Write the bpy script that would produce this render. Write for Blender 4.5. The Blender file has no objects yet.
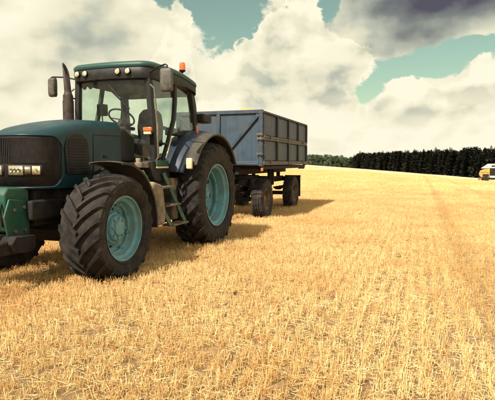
import bpy, bmesh, math, random
import numpy as np
from mathutils import Vector, Matrix

R = math.radians
random.seed(7)
rng = np.random.default_rng(7)
sc = bpy.context.scene
COL = sc.collection

# ------------------------------------------------------------------ camera
CAM_H = 1.4448
cam_d = bpy.data.cameras.new('camera')
cam = bpy.data.objects.new('camera', cam_d)
COL.objects.link(cam)
cam.location = (0, 0, CAM_H)
cam.rotation_euler = (R(90 - 4.346), 0, 0)
cam_d.sensor_width = 36
cam_d.lens = 36 * 500 / 495
cam_d.clip_start = 0.1
cam_d.clip_end = 12000
sc.camera = cam

# ------------------------------------------------------------------ light direction
SUN_AZ_TRAVEL = Vector((1.30, 1.93, 0)).normalized()      # the way shadows fall
SUN_EL = R(48)
to_sun = Vector((-SUN_AZ_TRAVEL.x * math.cos(SUN_EL), -SUN_AZ_TRAVEL.y * math.cos(SUN_EL), math.sin(SUN_EL)))
sun_d = bpy.data.lights.new('sun', 'SUN')
sun_d.energy = 5.0
sun_d.angle = R(0.53)
sun_d.color = (1.0, 0.91, 0.77)
sun = bpy.data.objects.new('sun', sun_d)
COL.objects.link(sun)
sun.location = (-20, -30, 40)
sun.rotation_euler = to_sun.to_track_quat('Z', 'Y').to_euler()

# ------------------------------------------------------------------ world: blue-green sky with cumulus
world = bpy.data.worlds.new('World')
sc.world = world
world.use_nodes = True
nt = world.node_tree
nt.nodes.clear()


class NX:
    """small helper to write node maths as python calls"""
    def __init__(self, tree, dim='3D'):
        self.t = tree
        self.dim = dim

    def put(self, sock, v):
        if isinstance(v, (int, float)):
            sock.default_value = v
        elif isinstance(v, (tuple, list)):
            sock.default_value = v if len(v) == len(sock.default_value) else (*v, 1.0)
        else:
            self.t.links.new(v, sock)

    def m(self, op, a, b=0.0, c=0.0, clamp=False):
        n = self.t.nodes.new('ShaderNodeMath')
        n.operation = op
        n.use_clamp = clamp
        for i, v in enumerate((a, b, c)):
            self.put(n.inputs[i], v)
        return n.outputs[0]

    def add(self, a, b): return self.m('ADD', a, b)
    def sub(self, a, b): return self.m('SUBTRACT', a, b)
    def mul(self, a, b): return self.m('MULTIPLY', a, b)

    def smooth(self, x, lo, hi, a=0.0, b=1.0):
        n = self.t.nodes.new('ShaderNodeMapRange')
        n.interpolation_type = 'SMOOTHSTEP'
        self.put(n.inputs[0], x)
        for i, v in enumerate((lo, hi, a, b)):
            n.inputs[i + 1].default_value = v
        return n.outputs[0]

    def vec(self, x, y, z=0.0):
        n = self.t.nodes.new('ShaderNodeCombineXYZ')
        for i, v in enumerate((x, y, z)):
            self.put(n.inputs[i], v)
        return n.outputs[0]

    def noise(self, vec, scale, detail=4, rough=0.5, lac=2.0, dist=0.0):
        n = self.t.nodes.new('ShaderNodeTexNoise')
        n.noise_dimensions = self.dim
        self.put(n.inputs['Vector'], vec)
        n.inputs['Scale'].default_value = scale
        n.inputs['Detail'].default_value = detail
        n.inputs['Roughness'].default_value = rough
        n.inputs['Lacunarity'].default_value = lac
        n.inputs['Distortion'].default_value = dist
        return n.outputs[0]

    def voro(self, vec, scale, detail=2, rough=0.5):
        n = self.t.nodes.new('ShaderNodeTexVoronoi')
        n.voronoi_dimensions = self.dim
        n.feature = 'SMOOTH_F1'
        self.put(n.inputs['Vector'], vec)
        n.inputs['Scale'].default_value = scale
        n.inputs['Detail'].default_value = detail
        n.inputs['Roughness'].default_value = rough
        n.inputs['Smoothness'].default_value = 0.35
        return n.outputs['Distance']

    def mix(self, f, a, b, mode='MIX'):
        n = self.t.nodes.new('ShaderNodeMix')
        n.data_type = 'RGBA'
        n.blend_type = mode
        self.put(n.inputs[0], f)
        self.put(n.inputs[6], a)
        self.put(n.inputs[7], b)
        return n.outputs[2]

    def ramp(self, f, stops):
        n = self.t.nodes.new('ShaderNodeValToRGB')
        self.put(n.inputs[0], f)
        e = n.color_ramp.elements
        while len(e) < len(stops):
            e.new(0.5)
        for el, (p, c) in zip(e, stops):
            el.position = p
            el.color = (*c, 1)
        return n.outputs[0]


W = NX(nt, '2D')
tc = nt.nodes.new('ShaderNodeTexCoord')
sep = nt.nodes.new('ShaderNodeSeparateXYZ')
nt.links.new(tc.outputs['Generated'], sep.inputs[0])
az = W.m('ARCTAN2', sep.outputs[0], sep.outputs[1])
el = W.m('ARCSINE', sep.outputs[2])
D3 = tc.outputs['Generated']


def px2(px, py):                      # handy for placing clouds: compass bearing and height above the horizon
    a = math.atan((px - 247.5) / 500)
    return a, math.atan((162 - py) / 500 * math.cos(a))


def gauss(u, v, c, su, sv, amp):
    du = W.mul(W.sub(u, c[0]), 1 / su)
    dv = W.mul(W.sub(v, c[1]), 1 / sv)
    r2 = W.add(W.mul(du, du), W.mul(dv, dv))
    return W.mul(W.m('EXPONENT', W.mul(r2, -1.0)), amp)


GAPS = [  # bearing/height, spread, weight: where the blue shows and where the veil is thicker
    ((226, 12), .065, .085, -1.5), ((185, -14), .11, .045, -1.5), ((322, 9), .042, .036, -1.3),
    ((424, 68), .085, .026, -1.35), ((468, 48), .065, .022, -1.45), ((358, 92), .048, .045, -1.15),
    ((440, 4), .18, .05, .6), ((90, 30), .12, .09, .5),
]


def density(u, v):
    p = W.vec(u, W.mul(v, 1.3))
    big = W.mul(W.sub(W.noise(p, 5.5, 5, .55), .5), 1.5)
    d = W.add(big, .62)
    for c, su, sv, a in GAPS:
        d = W.add(d, gauss(u, v, px2(*c), su, sv, a))
    return W.add(d, W.smooth(v, .14, .0, 0, .8))      # a bank of cloud all along the horizon


def curl(u, v):                                       # cauliflower texture of the heaps
    p = W.vec(u, W.mul(v, 1.25))
    a_ = W.sub(W.noise(p, 9, 2, .5), .5)
    b_ = W.m('ABSOLUTE', W.sub(W.noise(p, 21, 4, .56), .5))
    return W.add(W.mul(a_, .9), W.add(W.mul(b_, -1.9), .24))


d0 = density(az, el)
e0 = curl(az, el)


def form(u, v):                                       # rounded masses, for light and shade
    p = W.vec(u, W.mul(v, 1.3))
    return W.add(W.noise(p, 8, 2, .5), W.mul(W.noise(p, 24, 3, .5), .38))


relief = W.mul(W.sub(form(az, el), form(W.add(az, -.014), W.add(el, .026))), 1.25)
relief = W.m('MAXIMUM', W.m('MINIMUM', relief, .14), -.26)
soft = W.sub(W.noise(W.vec(az, W.mul(el, 2.4)), 5.5, 3, .5), .5)      # large soft grey bellies
lowhaze = W.smooth(el, .15, .01)
CK = 1 / 1.44
RAMP = [(0, (.10, .095, .125)), (.25, (.235, .255, .24)), (.5, (.52, .545, .44)), (.72, (.86, .82, .61)), (.96, (1.02, .965, .755))]
RAMP = [(p, tuple(CK * c for c in col)) for p, col in RAMP]


def shade_col(l0, shades):
    for c, su, sv, a in shades:
        l0 = W.sub(l0, gauss(az, el, px2(*c), su, sv, a))
    l0 = W.m('ADD', l0, W.mul(lowhaze, .16), clamp=True)
    return W.ramp(l0, RAMP)


veil_a = W.smooth(W.add(d0, W.mul(e0, .65)), .0, .26)
veil_col = shade_col(W.add(W.add(.80, W.mul(relief, .45)), W.mul(soft, .55)),
                     [((458, -4), .19, .055, .86), ((398, 46), .10, .026, .30), ((96, 36), .085, .050, .22), ((470, 30), .10, .015, .12), ((330, 80), .08, .022, .10)])
HEAPS = [
    [((176, 66), .034, .075, 1.0), ((183, 26), .024, .036, .65), ((160, 92), .05, .05, .9), ((185, 120), .12, .05, .9)],
    [((290, 62), .085, .060, 1.0), ((252, 78), .045, .05, .8), ((300, 14), .040, .045, .75), ((345, 62), .07, .045, .7), ((272, 30), .03, .03, .5), ((300, 112), .15, .05, 1.0), ((372, 98), .05, .03, -.35)],
    [((450, 102), .09, .028, 1.0), ((402, 92), .034, .030, .85), ((486, 76), .034, .040, .95), ((378, 114), .045, .020, .6), ((425, 120), .12, .018, .6)],
]
BELLY = [[((150, 105), .06, .03, .22)], [((325, 80), .09, .022, .32), ((265, 100), .06, .02, .12), ((365, 50), .05, .02, .25)],
         [((474, 113), .07, .012, .26), ((415, 112), .05, .010, .16)]]
layers = []
for hp, bl in zip(HEAPS, BELLY):
    g0 = -.42
    for c, su, sv, a in hp:
        g0 = W.add(g0, gauss(az, el, px2(*c), su, sv, a))
    dh = W.add(g0, W.mul(e0, .55))
    ah = W.mul(W.smooth(dh, .0, .11), W.smooth(el, .045, .12))
    lh = W.add(W.add(.86, relief), W.mul(soft, .38))
    lh = W.add(lh, W.smooth(dh, .35, .02, 0, .10))
    layers.append((ah, shade_col(lh, bl)))
sky = nt.nodes.new('ShaderNodeTexSky')
sky.sky_type = 'NISHITA'
sky.sun_disc = False
sky.sun_elevation = SUN_EL
sky.sun_rotation = math.atan2(to_sun.x, to_sun.y)
sky.air_density = 1.0
sky.dust_density = 1.4
sky.ozone_density = 1.0
sky_col = W.mix(1.0, sky.outputs[0], (.098, .100, .058), 'MULTIPLY')
hazy = W.mix(W.mul(lowhaze, .62), sky_col, (.63, .58, .42))
tot = W.mix(veil_a, hazy, veil_col)
for ah, ch_ in layers:
    tot = W.mix(ah, tot, ch_)
# below the horizon the dome only sends back a dull straw tone
tot = W.mix(W.smooth(el, -.01, -.06), tot, (.24, .19, .10))
bg = nt.nodes.new('ShaderNodeBackground')
nt.links.new(tot, bg.inputs[0])
bg.inputs[1].default_value = 1.0
wo = nt.nodes.new('ShaderNodeOutputWorld')
nt.links.new(bg.outputs[0], wo.inputs[0])
world.cycles.sampling_method = 'MANUAL'
world.cycles.sample_map_resolution = 512

sc.view_settings.view_transform = 'Standard'
sc.view_settings.look = 'None'
sc.view_settings.exposure = 0.52
sc.view_settings.gamma = 1.0
sc.view_settings.use_curve_mapping = False
sc.cycles.max_bounces = 6
sc.cycles.diffuse_bounces = 2
sc.cycles.adaptive_threshold = .04
sc.cycles.caustics_reflective = False
sc.cycles.caustics_refractive = False
sc.cycles.transparent_max_bounces = 16

# ------------------------------------------------------------------ materials
MATS = {}


def mat(name, base, rough=.5, metal=0.0, var=0.0, vscale=8.0, dirt=None, dirt_amt=0.0, dirt_scale=3.0, bump=0.0, bscale=40.0, spec=.5, coat=0.0, streak=0.0, dent=0.0):
    """principled material with tone variation, patches of dust and a fine bump"""
    m = bpy.data.materials.new(name)
    m.use_nodes = True
    t = m.node_tree
    b = t.nodes['Principled BSDF']
    x = NX(t)
    co = t.nodes.new('ShaderNodeTexCoord').outputs['Object']
    col = (*base, 1.0)
    if var > 0:
        n = x.noise(co, vscale, 5, .6)
        lo = tuple(c * (1 - var) for c in base)
        hi = tuple(min(1, c * (1 + var)) for c in base)
        col = x.mix(x.smooth(n, .3, .7), lo, hi)
    if dirt is not None:
        n2 = x.noise(co, dirt_scale, 7, .65)
        if streak > 0:                               # runs of rust and dust down the sheet
            mpn = t.nodes.new('ShaderNodeMapping')
            mpn.inputs['Scale'].default_value = (14, 14, .9)
            t.links.new(co, mpn.inputs[0])
            n2 = x.add(x.mul(n2, 1 - streak), x.mul(x.noise(mpn.outputs[0], 1.0, 4, .6), streak))
        f = x.mul(x.smooth(n2, .38, .68), dirt_amt)
        col = x.mix(f, col, dirt)
        x.put(b.inputs['Roughness'], x.m('ADD', x.mul(f, .5), rough, clamp=True))
    else:
        b.inputs['Roughness'].default_value = rough
    x.put(b.inputs['Base Color'], col)
    b.inputs['Metallic'].default_value = metal
    b.inputs['Specular IOR Level'].default_value = spec
    b.inputs['Coat Weight'].default_value = coat
    b.inputs['Coat Roughness'].default_value = .12
    if bump > 0:
        bn = t.nodes.new('ShaderNodeBump')
        bn.inputs['Strength'].default_value = bump
        bn.inputs['Distance'].default_value = .01
        hgt = x.noise(co, bscale, 6, .65)
        if dent > 0:
            hgt = x.add(hgt, x.mul(x.noise(co, 3.2, 2, .5), dent))
        x.put(bn.inputs['Height'], hgt)
        t.links.new(bn.outputs[0], b.inputs['Normal'])
    MATS[name] = m
    return m


DUST = (.30, .22, .13)
M_BODY = mat('hood_paint', (.0045, .034, .046), .36, var=.12, vscale=3, dirt=(.030, .044, .045), dirt_amt=.3, dirt_scale=2.6, bump=.03, bscale=9, spec=.28)
M_ROOF = mat('roof_paint', (.008, .058, .052), .42, var=.12, vscale=3, dirt=(.05, .07, .06), dirt_amt=.3, dirt_scale=2.2)
M_GREEN = mat('green_paint', (.008, .070, .045), .45, var=.25, vscale=6, dirt=(.070, .070, .050), dirt_amt=.4, dirt_scale=5, bump=.08, bscale=30)
M_LADDER = mat('ladder_paint', (.012, .085, .060), .5, var=.3, vscale=12, dirt=(.20, .15, .09), dirt_amt=.5, dirt_scale=9, bump=.08, bscale=30)
M_FEND = mat('fender_paint', (.014, .025, .052), .48, var=.15, vscale=4, dirt=(.055, .060, .065), dirt_amt=.45, dirt_scale=3, bump=.03, bscale=25, spec=.4)
M_RIM = mat('rim_paint', (.105, .285, .350), .5, var=.15, vscale=6, dirt=(.17, .18, .16), dirt_amt=.55, dirt_scale=8, bump=.08, bscale=30)
M_TYRE = mat('tyre_rubber', (.016, .0145, .0155), .78, var=.3, vscale=9, dirt=(.090, .074, .062), dirt_amt=.45, dirt_scale=7, bump=.3, bscale=60, spec=.25)
M_TYRE2 = mat('trailer_rubber', (.026, .022, .022), .8, var=.3, vscale=9, dirt=(.12, .10, .08), dirt_amt=.5, dirt_scale=5, bump=.2, bscale=60, spec=.2)
M_BLACK = mat('black_plastic', (.011, .009, .010), .6, var=.3, vscale=12, dirt=(.06, .045, .036), dirt_amt=.3, dirt_scale=6, bump=.1, bscale=70, spec=.35)
M_GRILLE = mat('grille_mesh', (.013, .011, .012), .65, var=.3, vscale=18, dirt=(.060, .046, .038), dirt_amt=.35, dirt_scale=7, bump=.2, bscale=90, spec=.3)
M_IRON = mat('dirty_iron', (.013, .011, .012), .7, var=.4, vscale=10, dirt=(.050, .038, .031), dirt_amt=.4, dirt_scale=6, bump=.35, bscale=35, spec=.3)
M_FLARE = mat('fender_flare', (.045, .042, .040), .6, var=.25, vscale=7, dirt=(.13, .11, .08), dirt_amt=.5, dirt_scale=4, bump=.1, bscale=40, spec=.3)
M_DUSTY = mat('dusty_panel', (.085, .070, .055), .65, var=.3, vscale=7, dirt=(.34, .27, .18), dirt_amt=.8, dirt_scale=4, bump=.1, bscale=40)
M_CREAM = mat('cream_paint', (.62, .54, .36), .4, var=.1, vscale=9)
M_STEEL = mat('worn_steel', (.16, .145, .125), .5, metal=.6, var=.2, vscale=14, dirt=(.25, .18, .11), dirt_amt=.5, dirt_scale=9)
M_EXH = mat('exhaust_steel', (.040, .031, .030), .5, metal=.3, var=.3, vscale=16, dirt=(.11, .075, .058), dirt_amt=.6, dirt_scale=9)
M_CAB = mat('cab_frame_paint', (.011, .0115, .012), .5, spec=.35, var=.3, vscale=8, dirt=(.045, .042, .038), dirt_amt=.35, dirt_scale=5)
M_LINER = mat('cab_liner', (.035, .036, .032), .85, var=.3, vscale=10)
M_SEAT = mat('seat_cloth', (.022, .024, .026), .9, var=.3, vscale=30, bump=.2, bscale=120)
M_MIRB = mat('mirror_shell', (.050, .047, .043), .5, var=.2, vscale=10, dirt=(.17, .145, .11), dirt_amt=.5, dirt_scale=9)
M_MIRR = mat('mirror_face', (.75, .78, .75), .05, metal=1.0)
M_LENS = mat('lamp_glass', (.78, .70, .50), .18, metal=.55, var=.25, vscale=30, spec=.8)
M_LAMPD = mat('lamp_reflector', (.30, .27, .20), .25, metal=.8, var=.3, vscale=22)
M_ORANGE = mat('orange_lens', (.80, .14, .03), .25, var=.2, vscale=30, coat=.5)
M_TBLUE = mat('trailer_blue', (.028, .058, .095), .55, var=.2, vscale=3.5, dirt=(.080, .088, .092), dirt_amt=.6, dirt_scale=2.6, bump=.10, bscale=18, streak=.6, dent=2.2)
M_TPOST = mat('trailer_blue_frame', (.022, .044, .074), .5, var=.25, vscale=6, dirt=(.085, .083, .078), dirt_amt=.55, dirt_scale=4, bump=.12, bscale=25)
M_TSIDE = mat('trailer_side_panel', (.040, .064, .095), .5, var=.3, vscale=2.5, dirt=(.110, .108, .100), dirt_amt=.6, dirt_scale=2.4, bump=.12, bscale=14, streak=.65, dent=2.6)
M_TSPOST = mat('trailer_side_post', (.024, .033, .047), .55, var=.3, vscale=6, dirt=(.08, .07, .06), dirt_amt=.5, dirt_scale=4, bump=.12, bscale=25)
M_TRAIL = mat('trailer_rail', (.062, .062, .060), .55, var=.3, vscale=6, dirt=(.21, .165, .11), dirt_amt=.7, dirt_scale=5, bump=.15, bscale=25)
M_TRIM = mat('rusty_rim', (.095, .055, .034), .7, var=.35, vscale=12, dirt=(.28, .20, .12), dirt_amt=.6, dirt_scale=7, bump=.2, bscale=40)
M_GRAIN = mat('grain', (.50, .36, .13), .9, var=.3, vscale=60, bump=.6, bscale=90)
M_YELLOW = mat('combine_yellow', (.50, .31, .055), .5, var=.25, vscale=2, dirt=(.36, .28, .16), dirt_amt=.7, dirt_scale=1.5, bump=.1, bscale=6)
M_WHITE = mat('combine_white', (.72, .66, .50), .45, var=.15, vscale=3)
M_RED = mat('combine_red', (.20, .055, .035), .6, var=.2, vscale=4, dirt=DUST, dirt_amt=.6)
M_DARKGL = mat('dark_glass', (.018, .022, .024), .08, spec=.6)
M_BARK = mat('bark', (.075, .055, .040), .9, var=.3, vscale=3)


def leaf_mat(name, c0, c1, c2):
    m = bpy.data.materials.new(name)
    m.use_nodes = True
    t = m.node_tree
    b = t.nodes['Principled BSDF']
    x = NX(t)
    geo = t.nodes.new('ShaderNodeNewGeometry')
    oi = t.nodes.new('ShaderNodeObjectInfo')
    col = x.ramp(geo.outputs['Random Per Island'], [(0, c0), (.55, c1), (1, c2)])
    k = x.smooth(oi.outputs['Random'], 0, 1, .65, 1.35)
    col = x.mix(1.0, col, x.vec(k, k, k), 'MULTIPLY')
    x.put(b.inputs['Base Color'], col)
    b.inputs['Roughness'].default_value = .9
    b.inputs['Specular IOR Level'].default_value = .05
    return m


M_NEEDLE = leaf_mat('needles', (.014, .015, .014), (.022, .025, .020), (.032, .038, .027))
M_LEAF = leaf_mat('leaves', (.045, .070, .045), (.085, .120, .070), (.150, .180, .100))


def glass_mat(name, tint, rough=.02, refl=.9, film=0.0):
    m = bpy.data.materials.new(name)
    m.use_nodes = True
    t = m.node_tree
    t.nodes.clear()
    x = NX(t)
    tr = t.nodes.new('ShaderNodeBsdfTransparent')
    tr.inputs[0].default_value = (*tint, 1)
    gl = t.nodes.new('ShaderNodeBsdfGlossy')
    gl.inputs['Roughness'].default_value = rough
    gl.inputs[0].default_value = (refl, refl, refl, 1)
    df = t.nodes.new('ShaderNodeBsdfDiffuse')
    df.inputs[0].default_value = (.42, .40, .32, 1)
    geo = t.nodes.new('ShaderNodeNewGeometry')
    dt = t.nodes.new('ShaderNodeVectorMath')
    dt.operation = 'DOT_PRODUCT'
    t.links.new(geo.outputs['Normal'], dt.inputs[0])
    t.links.new(geo.outputs['Incoming'], dt.inputs[1])
    cosv = x.m('ABSOLUTE', dt.outputs['Value'])
    fres = x.add(x.mul(x.m('POWER', x.sub(1.0, cosv), 5.0), .9), .035)
    co = t.nodes.new('ShaderNodeTexCoord').outputs['Object']
    dn = x.mul(x.smooth(x.noise(co, 3.0, 6, .65), .3, .75), film)
    m0 = t.nodes.new('ShaderNodeMixShader')
    t.links.new(dn, m0.inputs[0])
    t.links.new(tr.outputs[0], m0.inputs[1])
    t.links.new(df.outputs[0], m0.inputs[2])
    mx = t.nodes.new('ShaderNodeMixShader')
    t.links.new(fres, mx.inputs[0])
    t.links.new(m0.outputs[0], mx.inputs[1])
    t.links.new(gl.outputs[0], mx.inputs[2])
    o = t.nodes.new('ShaderNodeOutputMaterial')
    t.links.new(mx.outputs[0], o.inputs[0])
    return m


M_GLASS = glass_mat('cab_glass', (.85, .925, .87), film=.07)

# ------------------------------------------------------------------ mesh building helpers


def frame_from(d):
    d = Vector(d).normalized()
    u = Vector((0, 0, 1)) if abs(d.z) < .95 else Vector((1, 0, 0))
    a = d.cross(u).normalized()
    return a, a.cross(d).normalized()


class MB:
    def __init__(self):
        self.v = []
        self.f = []

    def add(self, vs, fs):
        o = len(self.v)
        self.v += [tuple(p) for p in vs]
        self.f += [tuple(i + o for i in f) for f in fs]
        return self

    def box(self, c, s, rot=None):
        x, y, z = (k / 2 for k in s)
        vs = [Vector((a * x, b * y, d * z)) for d in (-1, 1) for b in (-1, 1) for a in (-1, 1)]
        if rot is not None:
            vs = [rot @ p for p in vs]
        vs = [p + Vector(c) for p in vs]
        return self.add(vs, [(0, 2, 3, 1), (4, 5, 7, 6), (0, 1, 5, 4), (2, 6, 7, 3), (0, 4, 6, 2), (1, 3, 7, 5)])

    def bx(self, x0, x1, y0, y1, z0, z1):
        return self.box(((x0 + x1) / 2, (y0 + y1) / 2, (z0 + z1) / 2), (abs(x1 - x0), abs(y1 - y0), abs(z1 - z0)))

    def rings(self, rings, closed=True, cap0=True, cap1=True):
        n = len(rings[0])
        assert all(len(r) == n for r in rings)
        vs = [p for r in rings for p in r]
        fs = []
        for i in range(len(rings) - 1):
            for j in range(n if closed else n - 1):
                k = (j + 1) % n
                fs.append((i * n + j, i * n + k, (i + 1) * n + k, (i + 1) * n + j))
        if cap0:
            fs.append(tuple(reversed(range(n))))
        if cap1:
            fs.append(tuple(range((len(rings) - 1) * n, len(rings) * n)))
        return self.add(vs, fs)

    def tube(self, pts, r, seg=10, caps=True):
        pts = [Vector(p) for p in pts]
        rs = r if isinstance(r, (list, tuple)) else [r] * len(pts)
        rings = []
        a0 = None
        for i, p in enumerate(pts):
            d = (pts[min(i + 1, len(pts) - 1)] - pts[max(i - 1, 0)]).normalized()
            if a0 is None:
                a, b = frame_from(d)
            else:
                a = (a0 - d * a0.dot(d)).normalized()
                b = a.cross(d).normalized()
            a0 = a
            rings.append([p + (a * math.cos(t) + b * math.sin(t)) * rs[i] for t in [2 * math.pi * k / seg for k in range(seg)]])
        return self.rings(rings, True, caps, caps)

    def bar(self, p0, p1, w, t, up=(0, 0, 1)):
        """rectangular bar from p0 to p1; w across, t along up"""
        p0, p1 = Vector(p0), Vector(p1)
        d = (p1 - p0).normalized()
        a = d.cross(Vector(up)).normalized()
        b = a.cross(d).normalized()
        r = lambda p: [p + a * (w / 2) + b * (t / 2), p - a * (w / 2) + b * (t / 2), p - a * (w / 2) - b * (t / 2), p + a * (w / 2) - b * (t / 2)]
        return self.rings([r(p0), r(p1)])

    def lathe(self, prof, seg=48, c=(0, 0, 0), axis='y', skip=None):
        """prof: list of (along, radius); axis through c"""
        rings = []
        for (h, r) in prof:
            ring = []
            for k in range(seg):
                t = 2 * math.pi * k / seg
                if axis == 'y':
                    p = (r * math.cos(t), h, r * math.sin(t))
                elif axis == 'z':
                    p = (r * math.cos(t), r * math.sin(t), h)
                else:
                    p = (h, r * math.cos(t), r * math.sin(t))
                ring.append(tuple(p[i] + c[i] for i in range(3)))
            rings.append(ring)
        n = seg
        vs = [p for r in rings for p in r]
        fs = []
        for i in range(len(rings) - 1):
            for j in range(n):
                if skip and skip(i, j):
                    continue
                k = (j + 1) % n
                fs.append((i * n + j, i * n + k, (i + 1) * n + k, (i + 1) * n + j))
        return self.add(vs, fs)

    def prism(self, prof, y0, y1):
        """prof in (x,z), extruded along y"""
        a = [(p[0], y0, p[1]) for p in prof]
        b = [(p[0], y1, p[1]) for p in prof]
        return self.rings([a, b])

    def build(self, name, m, parent=None, bevel=0.0, smooth=40, loc=None, bseg=2, solid=0.0):
        me = bpy.data.meshes.new(name)
        me.from_pydata(self.v, [], self.f)
        bm = bmesh.new()
        bm.from_mesh(me)
        bmesh.ops.remove_doubles(bm, verts=bm.verts, dist=1e-5)
        bmesh.ops.recalc_face_normals(bm, faces=bm.faces)
        bm.to_mesh(me)
        bm.free()
        me.shade_smooth()
        me.set_sharp_from_angle(angle=R(smooth))
        me.materials.append(m)
        o = bpy.data.objects.new(name, me)
        COL.objects.link(o)
        if parent is not None:
            o.parent = parent
        if loc is not None:
            o.location = loc
        if solid:
            s = o.modifiers.new('thickness', 'SOLIDIFY')
            s.thickness = solid
            s.offset = -1
        if bevel:
            b = o.modifiers.new('edges', 'BEVEL')
            b.width = bevel
            b.segments = bseg
            b.limit_method = 'ANGLE'
            b.angle_limit = R(35)
            b.harden_normals = False
        return o


def tag(o, label, cat=None, group=None, kind=None):
    o['label'] = label
    if cat: o['category'] = cat
    if group: o['group'] = group
    if kind: o['kind'] = kind
    return o


def empty(name, loc, rz=0.0, parent=None):
    o = bpy.data.objects.new(name, None)
    o.empty_display_size = .3
    COL.objects.link(o)
    o.location = loc
    o.rotation_euler = (0, 0, rz)
    if parent is not None:
        o.parent = parent
    return o


def copy_tree(o, parent=None):
    c = o.copy()
    COL.objects.link(c)
    c.parent = parent
    for ch in list(o.children):
        copy_tree(ch, c)
    return c


# ------------------------------------------------------------------ the field


def sstep(x, a, b):
    t = np.clip((x - a) / (b - a), 0, 1)
    return t * t * (3 - 2 * t)


def ground_z(x, y):
    x = np.asarray(x, float)
    y = np.asarray(y, float)
    xx = np.clip(x, -200, 150)
    s = np.where(xx > 24, xx - 15, np.where(xx > 6, (xx - 6) ** 2 / 36, 0.0))
    z = -.072 * s + .0045 * np.clip(y - 100, 0, 500) * sstep(xx, -60, 60)
    und = .05 * np.sin(x * .21 + y * .05) * np.cos(y * .17) * sstep(np.hypot(x, y), 22, 45)
    return z + und + .04          # the soft soil the wheels have sunk into


def graded(lo, hi, near, fine, growth):
    a = [0.0]
    st = fine
    while a[-1] < hi:
        a.append(a[-1] + st)
        if a[-1] > near: st *= growth
    b = [0.0]
    st = fine
    while b[-1] > lo:
        b.append(b[-1] - st)
        if -b[-1] > near: st *= growth
    return np.array(sorted(set(b + a)))


gx = graded(-3500, 3500, 20, .8, 1.09)
gy = graded(-300, 5000, 30, .8, 1.08)
X, Y = np.meshgrid(gx, gy)
Z = ground_z(X, Y)
nv = len(gx)
verts = np.stack([X.ravel(), Y.ravel(), Z.ravel()], 1)
faces = [(j * nv + i, j * nv + i + 1, (j + 1) * nv + i + 1, (j + 1) * nv + i) for j in range(len(gy) - 1) for i in range(nv - 1)]
me = bpy.data.meshes.new('field')
me.from_pydata(verts.tolist(), [], faces)
me.shade_smooth()
field = bpy.data.objects.new('field', me)
COL.objects.link(field)
tag(field, 'golden harvested grain field reaching to the woods', kind='structure')

TH = R(18.984)
FW = Vector((-math.sin(TH), -math.cos(TH), 0))
LF = Vector((math.cos(TH), -math.sin(TH), 0))
RZ = math.atan2(FW.y, FW.x)

gm = bpy.data.materials.new('straw_ground')
gm.use_nodes = True
t = gm.node_tree
g = NX(t)
b = t.nodes['Principled BSDF']
co = t.nodes.new('ShaderNodeTexCoord').outputs['Object']
mp = t.nodes.new('ShaderNodeMapping')
mp.vector_type = 'TEXTURE'
mp.inputs['Rotation'].default_value = (0, 0, math.pi / 2 - TH)      # x along the drilled rows
t.links.new(co, mp.inputs[0])
row = mp.outputs[0]
st0 = t.nodes.new('ShaderNodeMapping')
st0.inputs['Scale'].default_value = (.006, .13, 1)
t.links.new(row, st0.inputs[0])
st = t.nodes.new('ShaderNodeMapping')
st.inputs['Scale'].default_value = (.03, .55, 1)
t.links.new(row, st.inputs[0])
st2 = t.nodes.new('ShaderNodeMapping')
st2.inputs['Scale'].default_value = (.9, 7.0, 1)
t.links.new(row, st2.inputs[0])
swath = g.noise(st.outputs[0], 1.0, 3, .5)            # combine passes: pale and brownish bands
rows = g.noise(st2.outputs[0], 1.0, 4, .6)
fine = g.noise(co, 28, 8, .7)
wide = g.noise(st0.outputs[0], 1.0, 3, .55)
patch = g.noise(co, .9, 6, .6)
spots = g.noise(co, 5.5, 5, .7)
c1 = g.mix(g.smooth(fine, .3, .7), (.45, .30, .150), (.72, .545, .31))
c1 = g.mix(g.mul(g.smooth(rows, .35, .65), .35), c1, (.74, .57, .33))
c1 = g.mix(g.mul(g.smooth(swath, .48, .60), .50), c1, (.78, .62, .39))
c1 = g.mix(g.mul(g.smooth(swath, .46, .36), .50), c1, (.52, .35, .175))
c1 = g.mix(g.mul(g.smooth(wide, .50, .60), .40), c1, (.80, .66, .45))
c1 = g.mix(g.mul(g.smooth(wide, .50, .40), .60), c1, (.48, .315, .15))
c1 = g.mix(g.mul(g.smooth(patch, .55, .75), .3), c1, (.54, .35, .16))
# close by, bare soil shows between the straw that lies on it
ln = t.nodes.new('ShaderNodeVectorMath')
ln.operation = 'LENGTH'
t.links.new(co, ln.inputs[0])
soil = g.mix(g.smooth(spots, .35, .65), (.13, .078, .040), (.36, .225, .105))
c1 = g.mix(g.smooth(ln.outputs['Value'], 34, 9, 0, .8), c1, soil)
g.put(b.inputs['Base Color'], c1)
b.inputs['Roughness'].default_value = .9
b.inputs['Specular IOR Level'].default_value = .15
bn = t.nodes.new('ShaderNodeBump')
bn.inputs['Strength'].default_value = .8
bn.inputs['Distance'].default_value = .04
g.put(bn.inputs['Height'], g.add(fine, g.mul(spots, 1.2)))
t.links.new(bn.outputs[0], b.inputs['Normal'])
me.materials.append(gm)

# ------------------------------------------------------------------ tractor
TPOS = Vector((-1.5664, 8.8904, 0))
tractor = empty('tractor', TPOS, RZ)
tag(tractor, 'big dark teal farm tractor with cab, hitched in front of the blue trailer', 'tractor')


def plan_curve(w, x_nose, x_side, n=22, e=2.7):
    """half outline of the nose in plan, from the left side (x_side, +w) round to the right side"""
    pts = []
    for k in range(n + 1):
        a = math.pi / 2 - math.pi * k / n
        cx = abs(math.cos(a)) ** (2 / e)
        sy = math.copysign(abs(math.sin(a)) ** (2 / e), math.sin(a))
        pts.append((x_side + (x_nose - x_side) * cx, w * sy))
    return pts


HOOD_W = .445
XR, XN, XS = 1.875, 3.47, 2.97


def hood_top(x):
    tt = (x - XR) / (XN - XR)
    return 1.995 - .05 * tt - .20 * max(0, tt - .25) ** 2 / .5625


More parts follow.
